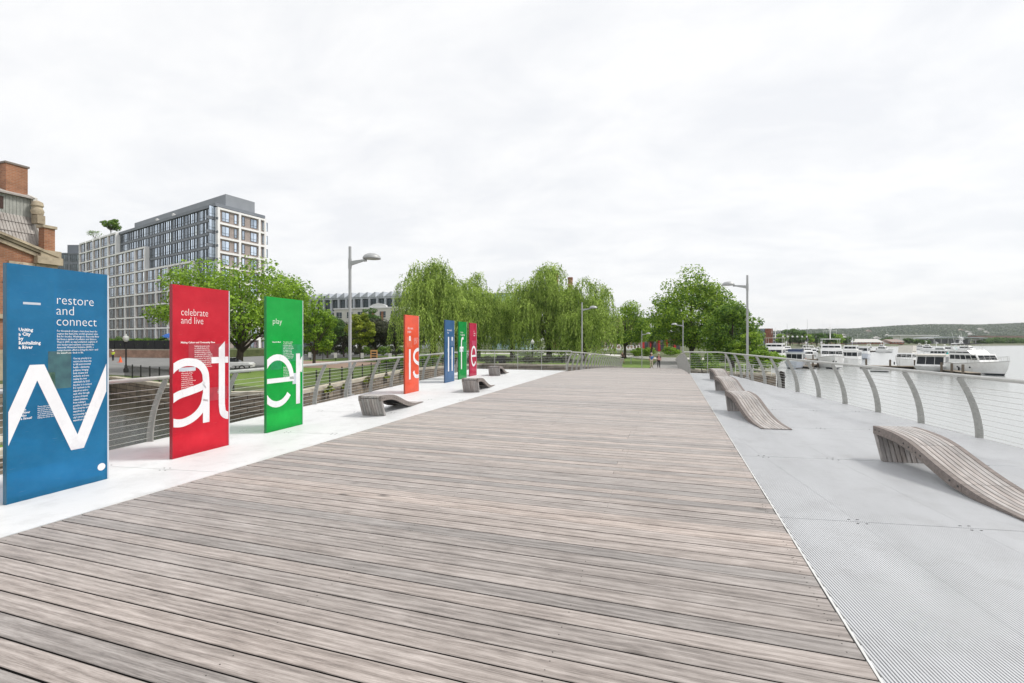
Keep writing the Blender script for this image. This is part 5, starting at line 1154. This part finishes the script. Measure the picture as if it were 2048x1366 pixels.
# house boat with blue canvas
r = boat('houseboat', 'pale blue hulled houseboat with open stern porch and blue top', 1591, 86, -96); sh = hull(r, 9.0, 3.7, 1.15, .3, blunt=True, m=gel2); cabin(r, -3.0, 3.2, 3.3, 1.15, 2.9, .3, .05, (.35,.85), 4, 'cabin', gel, True, True); MB().b2((-4.6,-1.8,2.92),(3.2,1.8,3.04)).build('roof', gel2, r, local=True)
[MB().tube([(-4.4,s*1.7,1.1),(-4.4,s*1.7,2.92)], .05, 5).build('porch_post', gel, r, local=True) for s in (-1,-.3,.3,1)]; cabin(r, -2.6, 1.2, 2.8, 3.05, 3.5, .4, .2, (.2,.5), 1, 'navy_cover', navy, False)
MB().lathe([(.2,-.05),(.36,-.08),(.36,.08),(.2,.05)], (-4.46,1.35,1.75), 12).build('life_ring', orange_m, r, local=True)
r = boat('motor_yacht', 'white two deck motor yacht at the left end of the marina', 1548, 103, -98, sc=.9); sh = hull(r, 13, 4.6, 1.6, .5); cabin(r, -5.0, 2.6, 4.0, 1.6, 3.3, 1.2, .2, (.40,.78), 5, 'cabin', gel, True, True); cabin(r, -4.6, .6, 3.6, 3.31, 4.3, .9, .2, (.3,.7), 4, 'flybridge'); MB().b2((-4.6,-1.9,5.4),(.2,1.9,5.5)).build('hard_top', tan, r, local=True); [MB().tube([(x,s*1.7,4.3),(x,s*1.7,5.4)], .05, 5).build('top_post', steel, r, local=True) for x in (-4.2,-.2) for s in (-1,1)]; mast(r, -2.5, 5.5, 2.2)
r = boat('workboat', 'small workboat with teal tarpaulin at the left edge of the marina', 1530, 90, -20); sh = hull(r, 6.5, 2.3, .7, .4); MB().prism([(-1.6,-.9,.7),(1.2,-.8,.8),(.4,-.2,1.5),(-1.2,-.2,1.4)], (0,1.5,0)).build('tarpaulin', teal, r, local=True)
for i, (u, d, hd, L) in enumerate([(1616,120,-70,8.5),(1628,150,-60,8),(1641,135,-100,8.5),(1612,165,-90,9),(1769,195,-20,8),(1739,215,-80,7),(1860,210,-10,9),(1900,190,-15,9),(1575,150,-75,9),(1845,250,-30,8)]):
    r = boat('cabin_cruiser', ['small white cruiser right of the blue topped houseboat','white cruiser farther back beside the fishing yacht','white cruiser half hidden left of the fishing yacht','distant white cruiser behind the blue topped houseboat','lone small white cruiser in the open water right of the trawler','distant white cruiser beyond the trawler','distant white cruiser above the tan covered cruiser','distant white cruiser behind the houseboat roof','white cruiser behind the two deck motor yacht','farthest white cruiser near the brick halls'][i], u, d, hd)
    sh = hull(r, L, L*.34, 1.1, .4); cabin(r, -L*.38, L*.18, L*.28, 1.1, 2.4, .9, .2, (.4,.82), 3, 'cabin', gel, True, True)
    if i in (0,8,4): MB().tube([(-.6,0,1.2),(-.6,0,10.5 if i != 4 else 5)], [.07,.03], 7).build('tall_mast', lampgrey, r, local=True)
    if i%2 == 0: cabin(r, -L*.3, L*.02, L*.25, 2.41, 3.2, .6, .2, (.3,.7), 2, 'flybridge'); mast(r, -L*.2, 3.2, 1.8)
    else: arch(r, -L*.2, L*.25, 2.4, 3.3)
# docks and piles
dockw = mat('dock_boards', (.33,.28,.22), rough=.95, var=.25, scale=1.5, stretch=(1,8,1)); pilem = mat('tarred_pile', (.035,.03,.026), rough=.9, var=.3)
def dock(label, p0, p1, w):
    p0, p1 = Vector(p0), Vector(p1); r = thing('floating_dock', label, 'dock', (p0.x,p0.y,WATER), 'floating docks in the marina'); F = Face(p0, p1); b = MB(); n = int(F.L/.3)
    for k in range(n): F.box(b, F.L*k/n, F.L*(k+1)/n-.02, WATER+.42, WATER+.5, -w/2, w/2)
    b.build('boards', dockw, r); b = MB(); F.box(b, 0, F.L, WATER-.3, WATER+.41, -w/2+.05, w/2-.05); b.build('float', pilem, r)
    for x in (.5, F.L*.5, F.L-.5): MB().tube([F.P(x,WATER-1.5,w/2+.2), F.P(x,WATER+1.6,w/2+.2)], .16, 8).build('pile', mat('wood_pile',(.16,.13,.10),rough=.9), r)
dock('floating dock in front of the tan covered cruiser', at(1722,86), at(1832,83), 1.8)
dock('short dock beside the hull of the large yacht', at(1896,73), at(1948,66.5), 1.6)
dock('dock stretching beside the blue topped houseboat and fishing yacht', at(1612,84), at(1634,92), 1.5)
dock('long dock behind the left boats', at(1545,112), at(1688,116), 2.0)
dock('small dock beyond the open water', at(1735,205), at(1775,200), 2.5)
r = boat('dinghy', 'small open dinghy floating before the dock', 1760, 76, -12, 'dinghy'); hull(r, 3.4, 1.5, .4, .3); MB().b2((-.6,-.6,.3),(-.3,.6,.42)).build('thwart', dockw, r, local=True)
p = on(1562,776,WATER); r = thing('pile_cluster', 'cluster of dark timber piles standing in the water by the bush', 'piles', (p.x,p.y,WATER))
for k, (x, y, h) in enumerate([(0,0,1.75),(.26,.12,1.65),(-.2,.2,1.6),(.1,-.26,1.7)]): 
    pl_ = MB().tube([(x,y,-2),(x*.9,y*.9,h-.08),(x*.9,y*.9,h)], [.15,.14,.10], 9).build('pile', pilem, r, local=True)
MB().lathe([(.40,1.1),(.40,1.25)], (.04,0,0), 12).build('strap', rubber, r, local=True)
r = thing('bank_fence', 'low white pipe fence on the bank below the right railing', 'fence', (8,50,LAND))
b = MB(); q0, q1 = on(1520,765,LAND), on(1553,772,LAND); q0, q1 = Vector((6.5,54.6,0)), Vector((9.6,53.2,0))
for k in range(5): p = q0.lerp(q1,k/4); MB().tube([p+Vector((0,0,LAND)), p+Vector((0,0,LAND+1.0))], .03, 6).build('post', white_p, r)
for h in (.5,1.0): MB().tube([q0+Vector((0,0,LAND+h)), q1+Vector((0,0,LAND+h))], .025, 6).build('rail', white_p, r)
# ------------------------------------------------------------------ left bank: fences, road, lamps, small things
def picket(label, pts, h, sp=.13, psp=2.2, z0=LAND, pickets=True):
    r = thing('picket_fence', label, 'fence', (pts[0][0],pts[0][1],z0)); pk_ = MB()
    for a, b in zip(pts, pts[1:]):
        F = Face(a, b); n = max(1, round(F.L/psp)); 
        for k in range(n): 
            x = F.L*k/n; m = MB(); F.box(m, x-.04, x+.04, z0, z0+h+.12, -.04, .04); m.build('post', darkmetal, r)
        m = MB(); [F.box(m, 0, F.L, z0+q-.02, z0+q+.02, -.015, .015) for q in (.15, h-.12)]; m.build('rail', darkmetal, r)
        x = .1
        while x < F.L: F.box(pk_, x-.009, x+.009, z0+.05, z0+h, -.008, .008); x += sp
    pk_.build('pickets', darkmetal, r); return r
picket('black picket fence along the top of the long sea wall', [(-24.4,27.5),(-29.9,49.5),(-27.2,64)], 1.15)
picket('black picket fence above the inlet beside the road', [(-27.6,24.9),(-48.6,31.9)], 1.15)
fn2 = picket('black fence with white notices behind the brick path', [(-61,68),(-45,67.6),(-30,68.5)], 1.6, .15, 2.6)
fnp = [on(u, v, LAND+1.0) for u, v in ((623,713),(643,713.5),(664.5,714),(690,718))]
for i in range(4):
    x = -58+i*5.2; p = Vector((x,67.5,0)); m = MB(); m.box((x,67.45,LAND+.95),(.62,.02,.85)); tag(m.build('paper_notice', white_p), 'white paper notice fixed to the black fence behind the path', 'notice', 'paper notices on the fence')
p = on(748,724,LAND); r = thing('construction_sign', 'upright orange and white construction sign on the brick path', 'sign', (p.x,p.y,LAND)); MB().box((p.x,p.y,LAND+1.15),(1.1,.04,1.5),.5).build('board', mat('orange_board',(.75,.42,.16),rough=.6), r)
b = MB()
for k in range(3): b.box((p.x+.03-.0,p.y-.05,LAND+.75+k*.4),(.75,.02,.22),.5)
b.build('stripe', darkmetal, r); [MB().tube([(p.x+s,p.y+s*.5,LAND),(p.x+s,p.y+s*.5,LAND+.4)], .04, 6).build('leg', darkmetal, r) for s in (-.4,.4)]
p = on(872,722,LAND); r = thing('utility_box', 'pale orange utility box on the bank behind the blue panel', 'box', (p.x,p.y,LAND)); MB().box((p.x,p.y,LAND+.75),(1.3,.8,1.1),.3).build('cabinet', mat('pale_orange',(.75,.50,.22),rough=.6), r); MB().box((p.x,p.y,LAND+1.33),(1.4,.9,.06),.3).build('lid', white_p, r); MB().box((p.x,p.y,LAND+.1),(1.2,.7,.2),.3).build('plinth', concrete, r)
# retaining wall, hedge and dark screen before the apartment block
A_, B_ = at(150,100), at(420,92); r = thing('retaining_wall', 'long brick retaining wall behind the road', 'wall', (A_.x,A_.y,LAND)); F = Face(A_,B_)
if F.n.dot(-A_) < 0: F.n = -F.n
b = MB(); F.box(b, 0, F.L, LAND, LAND+1.5, -.5, 0); b.build('brickwork', brickmat('tan_red_brick',(.34,.19,.13),(.40,.24,.17),(.4,.33,.27),bw=.5,bh=.16), r); b = MB(); F.box(b, 0, F.L, LAND+1.501, LAND+1.66, -.6, .1); b.build('coping', stone, r)
r = thing('screen_fence', 'dark mesh screen fence above the brick retaining wall', 'fence', (A_.x,A_.y,LAND)); b = MB(); F.box(b, 0, F.L, LAND+1.67, LAND+3.4, -.42, -.38); b.build('mesh_screen', mat('dark_mesh',(.02,.021,.022),rough=.9), r)
for x in np.arange(0, F.L, 2.5): b = MB(); F.box(b, x-.04, x+.04, LAND+1.67, LAND+3.5, -.37, -.29); b.build('post', darkmetal, r)
GH = 'hedge shrubs above the retaining wall'
for i in range(14):
    q = F.P(F.L*(i+.5)/14, LAND+1.6, -2.2); bush('dark green hedge shrub above the dark screen before the apartment block', q, 1.9, 2.7, 'deep', 200+i, 1500, .3, 'hedge_shrub', GH, z0=LAND+1.4)
tag(F and (lambda b: (F.box(b, 0, F.L, LAND-.2, LAND+1.45, -30, -.51), b.build('terrace', earth))[1])(MB()), None, None, None, 'structure')['label'] = 'raised planted terrace behind the retaining wall'
def globe_lamp(label, p, h):
    r = thing('globe_street_lamp', label, 'street lamp', (p.x,p.y,LAND), 'old style globe lamps'); MB().lathe([(.22,0),(.24,.35),(.12,.55),(.075,.9),(.06,h-.75),(.12,h-.7),(.16,h-.6)], n=12).build('post', darkmetal, r, smooth=True, local=True)
    MB().lathe([(.10,h-.6),(.25,h-.42),(.30,h-.2),(.22,h-.02),(.10,h+.06),(.05,h+.22),(.01,h+.26)], n=14).build('globe', white_p, r, smooth=True, local=True)
globe_lamp('black post lamp with white globe standing by the grey road', on(252,745,LAND), 3.9)
globe_lamp('black post lamp with white globe under the tallest willow', at(1065,77), 3.4)
# cone
p = on(241,725,LAND); r = thing('traffic_cone', 'orange traffic cone standing on the grey road', 'traffic cone', (p.x,p.y,LAND)); cm = mat('cone_orange',(.85,.13,.03),rough=.5); MB().lathe([(.24,.05),(.04,.92),(.02,.93)], n=14).build('cone', cm, r, smooth=True, local=True); MB().box((0,0,.025),(.6,.6,.05)).build('base', cm, r, local=True); MB().lathe([(.145,.46),(.105,.63)], n=14).build('reflective_band', white_p, r, smooth=True, local=True)
# umbrella
p = at(337,98); r = thing('parasol', 'blue parasol in front of the apartment block beside the red panel', 'parasol', (p.x,p.y,LAND+1.4)); MB().lathe([(1.5,2.55),(1.3,2.8),(.7,3.2),(.02,3.45)], n=10).build('canopy', mat('blue_canvas',(.02,.10,.36),rough=.8), r, local=True); MB().tube([(0,0,0),(0,0,3.3)], .04, 6).build('pole', white_p, r, local=True)
# cars
tyre = mat('tyre_rubber', (.02,.02,.02), rough=.8)
def car(label, p, rz, col, L=4.6, H=1.48, van=False, grp=None):
    r = thing('parked_van' if van else 'parked_car', label, 'van' if van else 'car', (p.x,p.y,LAND), grp, rz); W_ = 1.85; m = mat('car_paint_%02d'%int(sum(col)*30), col, rough=.25, var=.02)
    side = [(-L/2,.35),(L/2,.35),(L/2,.75),(L/2-.15,.92),(L*.22,1.0),(-L*.42,1.02),(-L/2,.9)] if not van else [(-L/2,.4),(L/2,.4),(L/2,1.0),(L/2-.5,1.25),(L*.28,H),(-L/2,H)]
    b = MB(); b.prism([(x,-W_/2,z) for x, z in side], (0,W_,0)); o = b.build('body', m, r, local=True); bv = o.modifiers.new('bevel','BEVEL'); bv.width = .08; bv.segments = 2
    if not van:
        g = MB(); g.prism([(L*.20,-.78,1.0),(L*.06,-.68,H),(-L*.26,-.68,H),(-L*.40,-.78,1.02)], (0,.02,0)); g.loft([[(L*.21,-.8,.99),(L*.21,.8,.99),(-L*.41,.8,1.0),(-L*.41,-.8,1.0)],[(L*.06,-.66,H-.04),(L*.06,.66,H-.04),(-L*.27,.66,H-.04),(-L*.27,-.66,H-.04)]]); g.build('window', bglass, r, local=True)
        t = MB(); t.loft([[(L*.065,-.68,H-.06),(L*.065,.68,H-.06),(-L*.275,.68,H-.06),(-L*.275,-.68,H-.06)],[(L*.03,-.6,H),(L*.03,.6,H),(-L*.24,.6,H),(-L*.24,-.6,H)]]); t.build('roof', m, r, local=True)
    else:
        for s in (-1,1): MB().b2((L*.12,s*(W_/2+.004),1.15),(L*.30,s*(W_/2+.012),H-.25)).build('window', bglass, r, local=True)
        MB().prism([(L/2-.40,-.8,1.32),(L*.30,-.75,H-.12),(L*.30+.012,-.75,H-.11),(L/2-.39,-.8,1.33)], (0,1.6,0)).build('windscreen', bglass, r, local=True)
    for x in (-L*.31, L*.31):
        for s in (-1,1):
            w = MB().tube([(x,s*W_/2-.2*s,.33),(x,s*W_/2+.02*s,.33)], .33, 16).build('wheel', tyre, r, local=True); MB().tube([(x,s*W_/2+.021*s,.33),(x,s*W_/2+.03*s,.33)], .19, 12).build('rim', steel, w, local=True)
    for s in (-1,1): MB().b2((L/2-.02,s*.8-.16,.62),(L/2+.012,s*.8+.16,.76)).build('headlight', white_p, r, local=True)
wh = (.78,.78,.78)
car('white car parked under the bright tree left of the green panel', on(462,741,LAND), R(30), wh)
car('white van behind the park trees right of the lamp pole', at(700,118), R(20), wh, 5.6, 2.2, True, 'white vans behind the park trees')
car('white van behind the park trees left of the orange panel', at(775,120), R(16), wh, 6.0, 2.3, True, 'white vans behind the park trees')
car('dark car behind the dark trees near the fence notices', at(645,116), R(22), (.03,.035,.05))
# ------------------------------------------------------------------ park furniture
steelw = mat('white_sculpture_steel', (.78,.79,.80), rough=.25, var=.03)
p = at(1085,92); r = thing('ring_sculpture', 'white looping ring sculpture with sweeping ramps under the willow', 'sculpture', (p.x,p.y,LAND))
def rel(u, v, d=92): q = at(u,d); return Vector((q.x,q.y,hz(v,d)))
b = MB(); b.tube(smooth_path([rel(1062,706),rel(1054,690),rel(1054,678),rel(1060,671),rel(1069,673)],5), [.10]*11+[.09]*10, 8); b.build('ring', steelw, r, smooth=True)
b = MB(); b.tube(smooth_path([rel(1023,702),rel(1036,706.5),rel(1062,704),rel(1090,696),rel(1100,693.5)],5), .22, 8); b.build('ramp', steelw, r, smooth=True)
b = MB(); b.tube(smooth_path([rel(1024,699),rel(1028,709),rel(1034,714)],4), .11, 7); b.build('leg', steelw, r, smooth=True)
b = MB(); b.prism([rel(1026,712),rel(1084,712),rel(1090,705),rel(1050,707)], FW*2.2); b.build('plinth', steelw, r)
p = at(1042,96); r = thing('saucer_canopy', 'flat white saucer canopy on a thin mast under the gappy willow', 'canopy', (p.x,p.y,LAND)); z = hz(668,96); MB().lathe([(.05,z-.5),(.9,z-.3),(1.1,z-.05),(.9,z+.12),(.05,z+.3)], (p.x,p.y,0), 18).build('saucer', steelw, r, smooth=True); MB().tube([(p.x,p.y,LAND),(p.x,p.y,z-.3)], .08, 8).build('mast', lampgrey, r)
def picnic(label, p, rz):
    r = thing('picnic_table', label, 'table', (p.x,p.y,LAND), 'dark picnic tables on the lawn', rz); m = mat('dark_table', (.045,.045,.045), rough=.7)
    MB().box((0,0,.74),(1.8,.75,.06)).build('tabletop', m, r, local=True)
    for s in (-1,1): MB().box((0,s*.65,.44),(1.8,.28,.05)).build('seat', m, r, local=True)
    for s in (-1,1):
        b = MB(); b.tube([(s*.65,-.62,.0),(s*.65,.25,.71)], .04, 6); b.tube([(s*.65,.62,.0),(s*.65,-.25,.71)], .04, 6); b.tube([(s*.65,-.72,.40),(s*.65,.72,.40)], .035, 6); b.build('leg', m, r, local=True)
picnic('dark picnic table nearest the shore left of the tall willow', at(1000,72), R(20)); picnic('dark picnic table behind it nearer the crimson panel', at(985,76), R(10)); picnic('dark picnic table right of the willow trunk gap', at(1028,74), R(40)); picnic('dark picnic table under the tallest willow', at(1115,74), R(15))
picnic('dark picnic table below the bright tree beside the white car', on(485,746,LAND), R(35))
p = at(1002,70.5); r = thing('grill_box', 'dark square brazier box on a plinth at the lawn edge', 'grill', (p.x,p.y,LAND)); MB().box((p.x,p.y,LAND+.9),(1.1,.8,.7)).build('firebox', darkmetal, r); MB().box((p.x,p.y,LAND+.27),(.6,.5,.55)).build('pedestal', darkmetal, r)
for i, (u, l) in enumerate(((1258,'long grey stone bench left of the canopy trunk'),(1268,'low grey stone bench nearer the jogger'))):
    p = at(u,104+i*3); r = thing('stone_bench', l, 'bench', (p.x,p.y,LAND), 'stone benches behind the lawn'); MB().box((p.x,p.y,LAND+.45),(3.4,.7,.12),.3).build('seat', concrete, r); [MB().box((p.x+s*1.2*math.cos(.3),p.y+s*1.2*math.sin(.3),LAND+.2),(.4,.6,.38),.3).build('leg', concrete, r) for s in (-1,1)]
for i, (u, d, l) in enumerate(((1027,85,'thin grey lamp with small head at the lawn left of the ring sculpture'),(1262,70,'short grey post at the left of the landing lawn'))):
    p = at(u,d); r = thing('thin_post', l, 'post', (p.x,p.y,LAND)); MB().tube([(0,0,0),(0,0,3.2 if i == 0 else 1.1)], .05, 8).build('pole', lampgrey, r, local=True); MB().lathe([(.02,3.2 if i == 0 else 1.1),(.12,3.25 if i == 0 else 1.12),(.02,3.4 if i == 0 else 1.2)], n=8).build('cap', white_p, r, local=True)
# water-edge stones and weeds along the sea walls
for i, (x, y, s) in enumerate([(-24.5,29.5,.5),(-26.3,37,.6),(-27.6,42,.45),(-28.6,47,.6),(-25.2,32.5,.4),(-22.9,12,.5)]):
    bush('tuft of green weeds growing out of the sea wall coping', Vector((x+.75,y,0)), s, s*1.3, 'yellow', 300+i, 260, .16, 'weed_tuft', 'weeds on the sea wall', z0=LAND-.5)
for i, (u, d, w) in enumerate([(975,71,1.6),(1010,71.5,1.4),(1060,72,1.8),(1090,73,1.3),(1125,74,1.7),(938,69,1.8),(905,66,1.6)]):
    bush('low dark shrub along the lawn edge behind the end railing', at(u,d), w, 1.15, 'dark', 320+i, 900, .2, 'low_shrub', 'shrubs along the lawn edge')
for i, (u, d, w, h) in enumerate([(800,60,1.8,1.6),(830,62,1.6,1.5),(860,64,2.0,1.7),(780,59,1.4,1.2),(900,72,1.6,1.6)]):
    bush('leafy shrub behind the railing between the lamp pole and the blue panel', at(u,d), w, h, 'deep', 340+i, 1600, .22, 'leafy_shrub', 'shrubs behind the left railing')
for i in range(13):
    bush('dark green hedge shrub at the back of the park, below the row of trees', at(596+i*19,108+(i%3)*2), 2.0, 2.1, 'deep' if i%2 else 'dark', 360+i, 1100, .3, 'park_shrub', 'hedge shrubs below the park trees')
# ------------------------------------------------------------------ people
def skin(name, V, E, Rd, m, parent, sub=1):
    me = bpy.data.meshes.new(name); me.from_pydata(V, E, []); o = bpy.data.objects.new(name, me); COL.objects.link(o)
    md = o.modifiers.new('skin','SKIN'); sk = me.skin_vertices[0].data
    for i, r_ in enumerate(Rd): sk[i].radius = (r_,r_) if not isinstance(r_, tuple) else r_
    sk[0].use_root = True; s = o.modifiers.new('sub','SUBSURF'); s.levels = sub; s.render_levels = sub
    bpy.context.view_layer.update(); me2 = bpy.data.meshes.new_from_object(o.evaluated_get(bpy.context.evaluated_depsgraph_get())); bpy.data.objects.remove(o)
    me2.materials.clear(); me2.materials.append(m); me2.polygons.foreach_set('use_smooth', [True]*len(me2.polygons)); me2.name = name
    o = bpy.data.objects.new(name, me2); COL.objects.link(o); o.parent = parent; return o
skinm = mat('skin', (.52,.31,.22), rough=.6)
def person(label, p, rz, H, topc, legc, hairc, stride=.18, arms=(.1,-.1), hat=None, shorts=False, elbow=.0, z0=LAND):
    r = thing('person', label, 'person', (p.x,p.y,z0), None, rz); k = H/1.75
    def s(*q): return tuple(a*k for a in q)
    st = stride
    hip = [s(0,.09,.92), s(0,-.09,.92)]; kn = [s(st*.55,.10,.50), s(-st*.35,-.10,.50)]; an = [s(st,.10,.08), s(-st,-.10,.10)]; toe = [s(st+.17,.11,.035), s(-st+.16,-.11,.035)]
    sh = [s(0,.20,1.42), s(0,-.20,1.42)]; el = [s(arms[0]*.6,.27,1.14), s(arms[1]*.6,-.27,1.14)]; wr = [s(arms[0]+elbow,.25,.92+elbow*.8), s(arms[1]+elbow,-.25,.92+elbow*.8)]
    hd_ = [s(arms[0]+elbow+.03,.24,.84+elbow*.9), s(arms[1]+elbow+.03,-.24,.84+elbow*.9)]
    V = [s(0,0,.97),s(0,0,1.18),s(.01,0,1.40),s(.015,0,1.50),s(.03,0,1.62),s(.03,0,1.73)]+[hip[0],kn[0],an[0],toe[0],hip[1],kn[1],an[1],toe[1],sh[0],el[0],wr[0],hd_[0],sh[1],el[1],wr[1],hd_[1]]
    E = [(0,1),(1,2),(2,3),(3,4),(4,5),(0,6),(6,7),(7,8),(8,9),(0,10),(10,11),(11,12),(12,13),(2,14),(14,15),(15,16),(16,17),(2,18),(18,19),(19,20),(20,21)]
    Rd = [(.12*k,.15*k),(.11*k,.14*k),(.10*k,.16*k),.055*k,.095*k,.07*k,.085*k,.058*k,.04*k,.035*k,.085*k,.058*k,.04*k,.035*k,.06*k,.042*k,.03*k,.035*k,.06*k,.042*k,.03*k,.035*k]
    skin('body', V, E, Rd, skinm, r)
    tm = mat('cloth_top_%s'%'_'.join('%02d'%int(c*99) for c in topc), topc, rough=.9, var=.15, scale=8); lm = mat('cloth_legs_%s'%'_'.join('%02d'%int(c*99) for c in legc), legc, rough=.9, var=.15, scale=8)
    skin('shirt', [s(0,0,.93),s(0,0,1.18),s(.01,0,1.42),sh[0],tuple(Vector(sh[0]).lerp(Vector(el[0]),.8)),sh[1],tuple(Vector(sh[1]).lerp(Vector(el[1]),.8))], [(0,1),(1,2),(2,3),(3,4),(2,5),(5,6)], [(.15*k,.18*k),(.135*k,.165*k),(.12*k,.185*k),.078*k,.06*k,.078*k,.06*k], tm, r)
    lo = [.5 if shorts else 1.0]*2
    LV = [s(0,0,.98)]; LE = []; LR = [(.135*k,.165*k)]
    for i in range(2):
        a = len(LV)
        if shorts: LV += [hip[i], tuple(Vector(hip[i]).lerp(Vector(kn[i]),.65))]; LE += [(0,a),(a,a+1)]; LR += [.105*k,.085*k]
        else: LV += [hip[i], kn[i], an[i]]; LE += [(0,a),(a,a+1),(a+1,a+2)]; LR += [.102*k,.075*k,.06*k]
    skin('trousers', LV, LE, LR, lm, r)
    skin('hair', [s(.0,0,1.68),s(.0,0,1.76),s(-.04,0,1.70)], [(0,1),(1,2)], [.10*k,.075*k,.09*k], mat('hair_%02d'%int(sum(hairc)*60), hairc, rough=.8), r)
    for i in range(2): skin('shoe', [tuple(Vector(an[i])-Vector((.04*k,0,.03*k))), toe[i]], [(0,1)], [.055*k,.045*k], mat('dark_shoe',(.03,.03,.035),rough=.7), r)
    if hat:
        MB().lathe([(.17,1.73),(.16,1.735),(.115,1.76),(.10,1.84),(.02,1.86)], (.02*k,0,0), 12).build('hat', mat('pale_hat',hat,rough=.9), r, smooth=True, local=True)
    return r
zp = deckz(60.5)+.004
person('walker with blue shirt, khaki trousers and pale cap on the bridge end', at(1303,59.2), R(-72), 1.74, (.05,.16,.42), (.52,.46,.36), (.3,.2,.12), .10, (.08,-.08), hat=(.55,.5,.4), z0=zp)
w_ = person('walker in black trousers and pale hat carrying a pink patterned bag at front', at(1317.5,59.0), R(-75), 1.70, (.03,.03,.035), (.02,.02,.022), (.06,.04,.03), .08, (.10,-.05), hat=(.75,.70,.70), z0=zp)
MB().box((.16,0,1.12),(.10,.30,.34)).build('front_bag', mat('pink_print',(.62,.32,.30),rough=.9,var=.3,scale=12), w_, local=True)
person('jogger with bare arms and dark shorts near the end of the left railing', at(1245,72), R(150), 1.72, (.10,.06,.06), (.03,.03,.035), (.05,.03,.02), .25, (.25,-.2), shorts=True, elbow=.08)
wk = person('road worker in a yellow high visibility vest beside the road', on(226,722,LAND), R(-60), 1.76, (.62,.78,.05), (.03,.035,.05), (.04,.03,.02), .06, (.05,-.04))
MB().lathe([(.16,1.73),(.13,1.76),(.10,1.86),(.02,1.88)], (.02,0,0), 12).build('hard_hat', white_p, wk, smooth=True, local=True)
for i, (u, l) in enumerate(((1075,'distant visitor in dark clothes standing left on the promenade'),(1083,'distant visitor in grey clothes walking on the promenade'))):
    person(l, at(u,104), R(20+80*i), 1.7, [(.03,.03,.04),(.3,.3,.32)][i], [(.04,.04,.05),(.05,.06,.1)][i], (.05,.04,.03), .12)
# ------------------------------------------------------------------ air
hb_ = MB(); hb_.b2((-2600,-1200,WATER-1.2),(3600,3600,160)); hm = bpy.data.materials.new('air_haze'); hm.use_nodes = True; t = hm.node_tree; t.nodes.clear(); o_ = N(t,'ShaderNodeOutputMaterial'); pv = N(t,'ShaderNodeVolumePrincipled'); pv.inputs['Color'].default_value = (.93,.96,1,1); pv.inputs['Density'].default_value = .00010; pv.inputs['Anisotropy'].default_value = .2; t.links.new(pv.outputs[0], o_.inputs['Volume'])
tag(hb_.build('haze', hm), 'thin pale haze over the river and hills', 'haze', None, 'stuff')
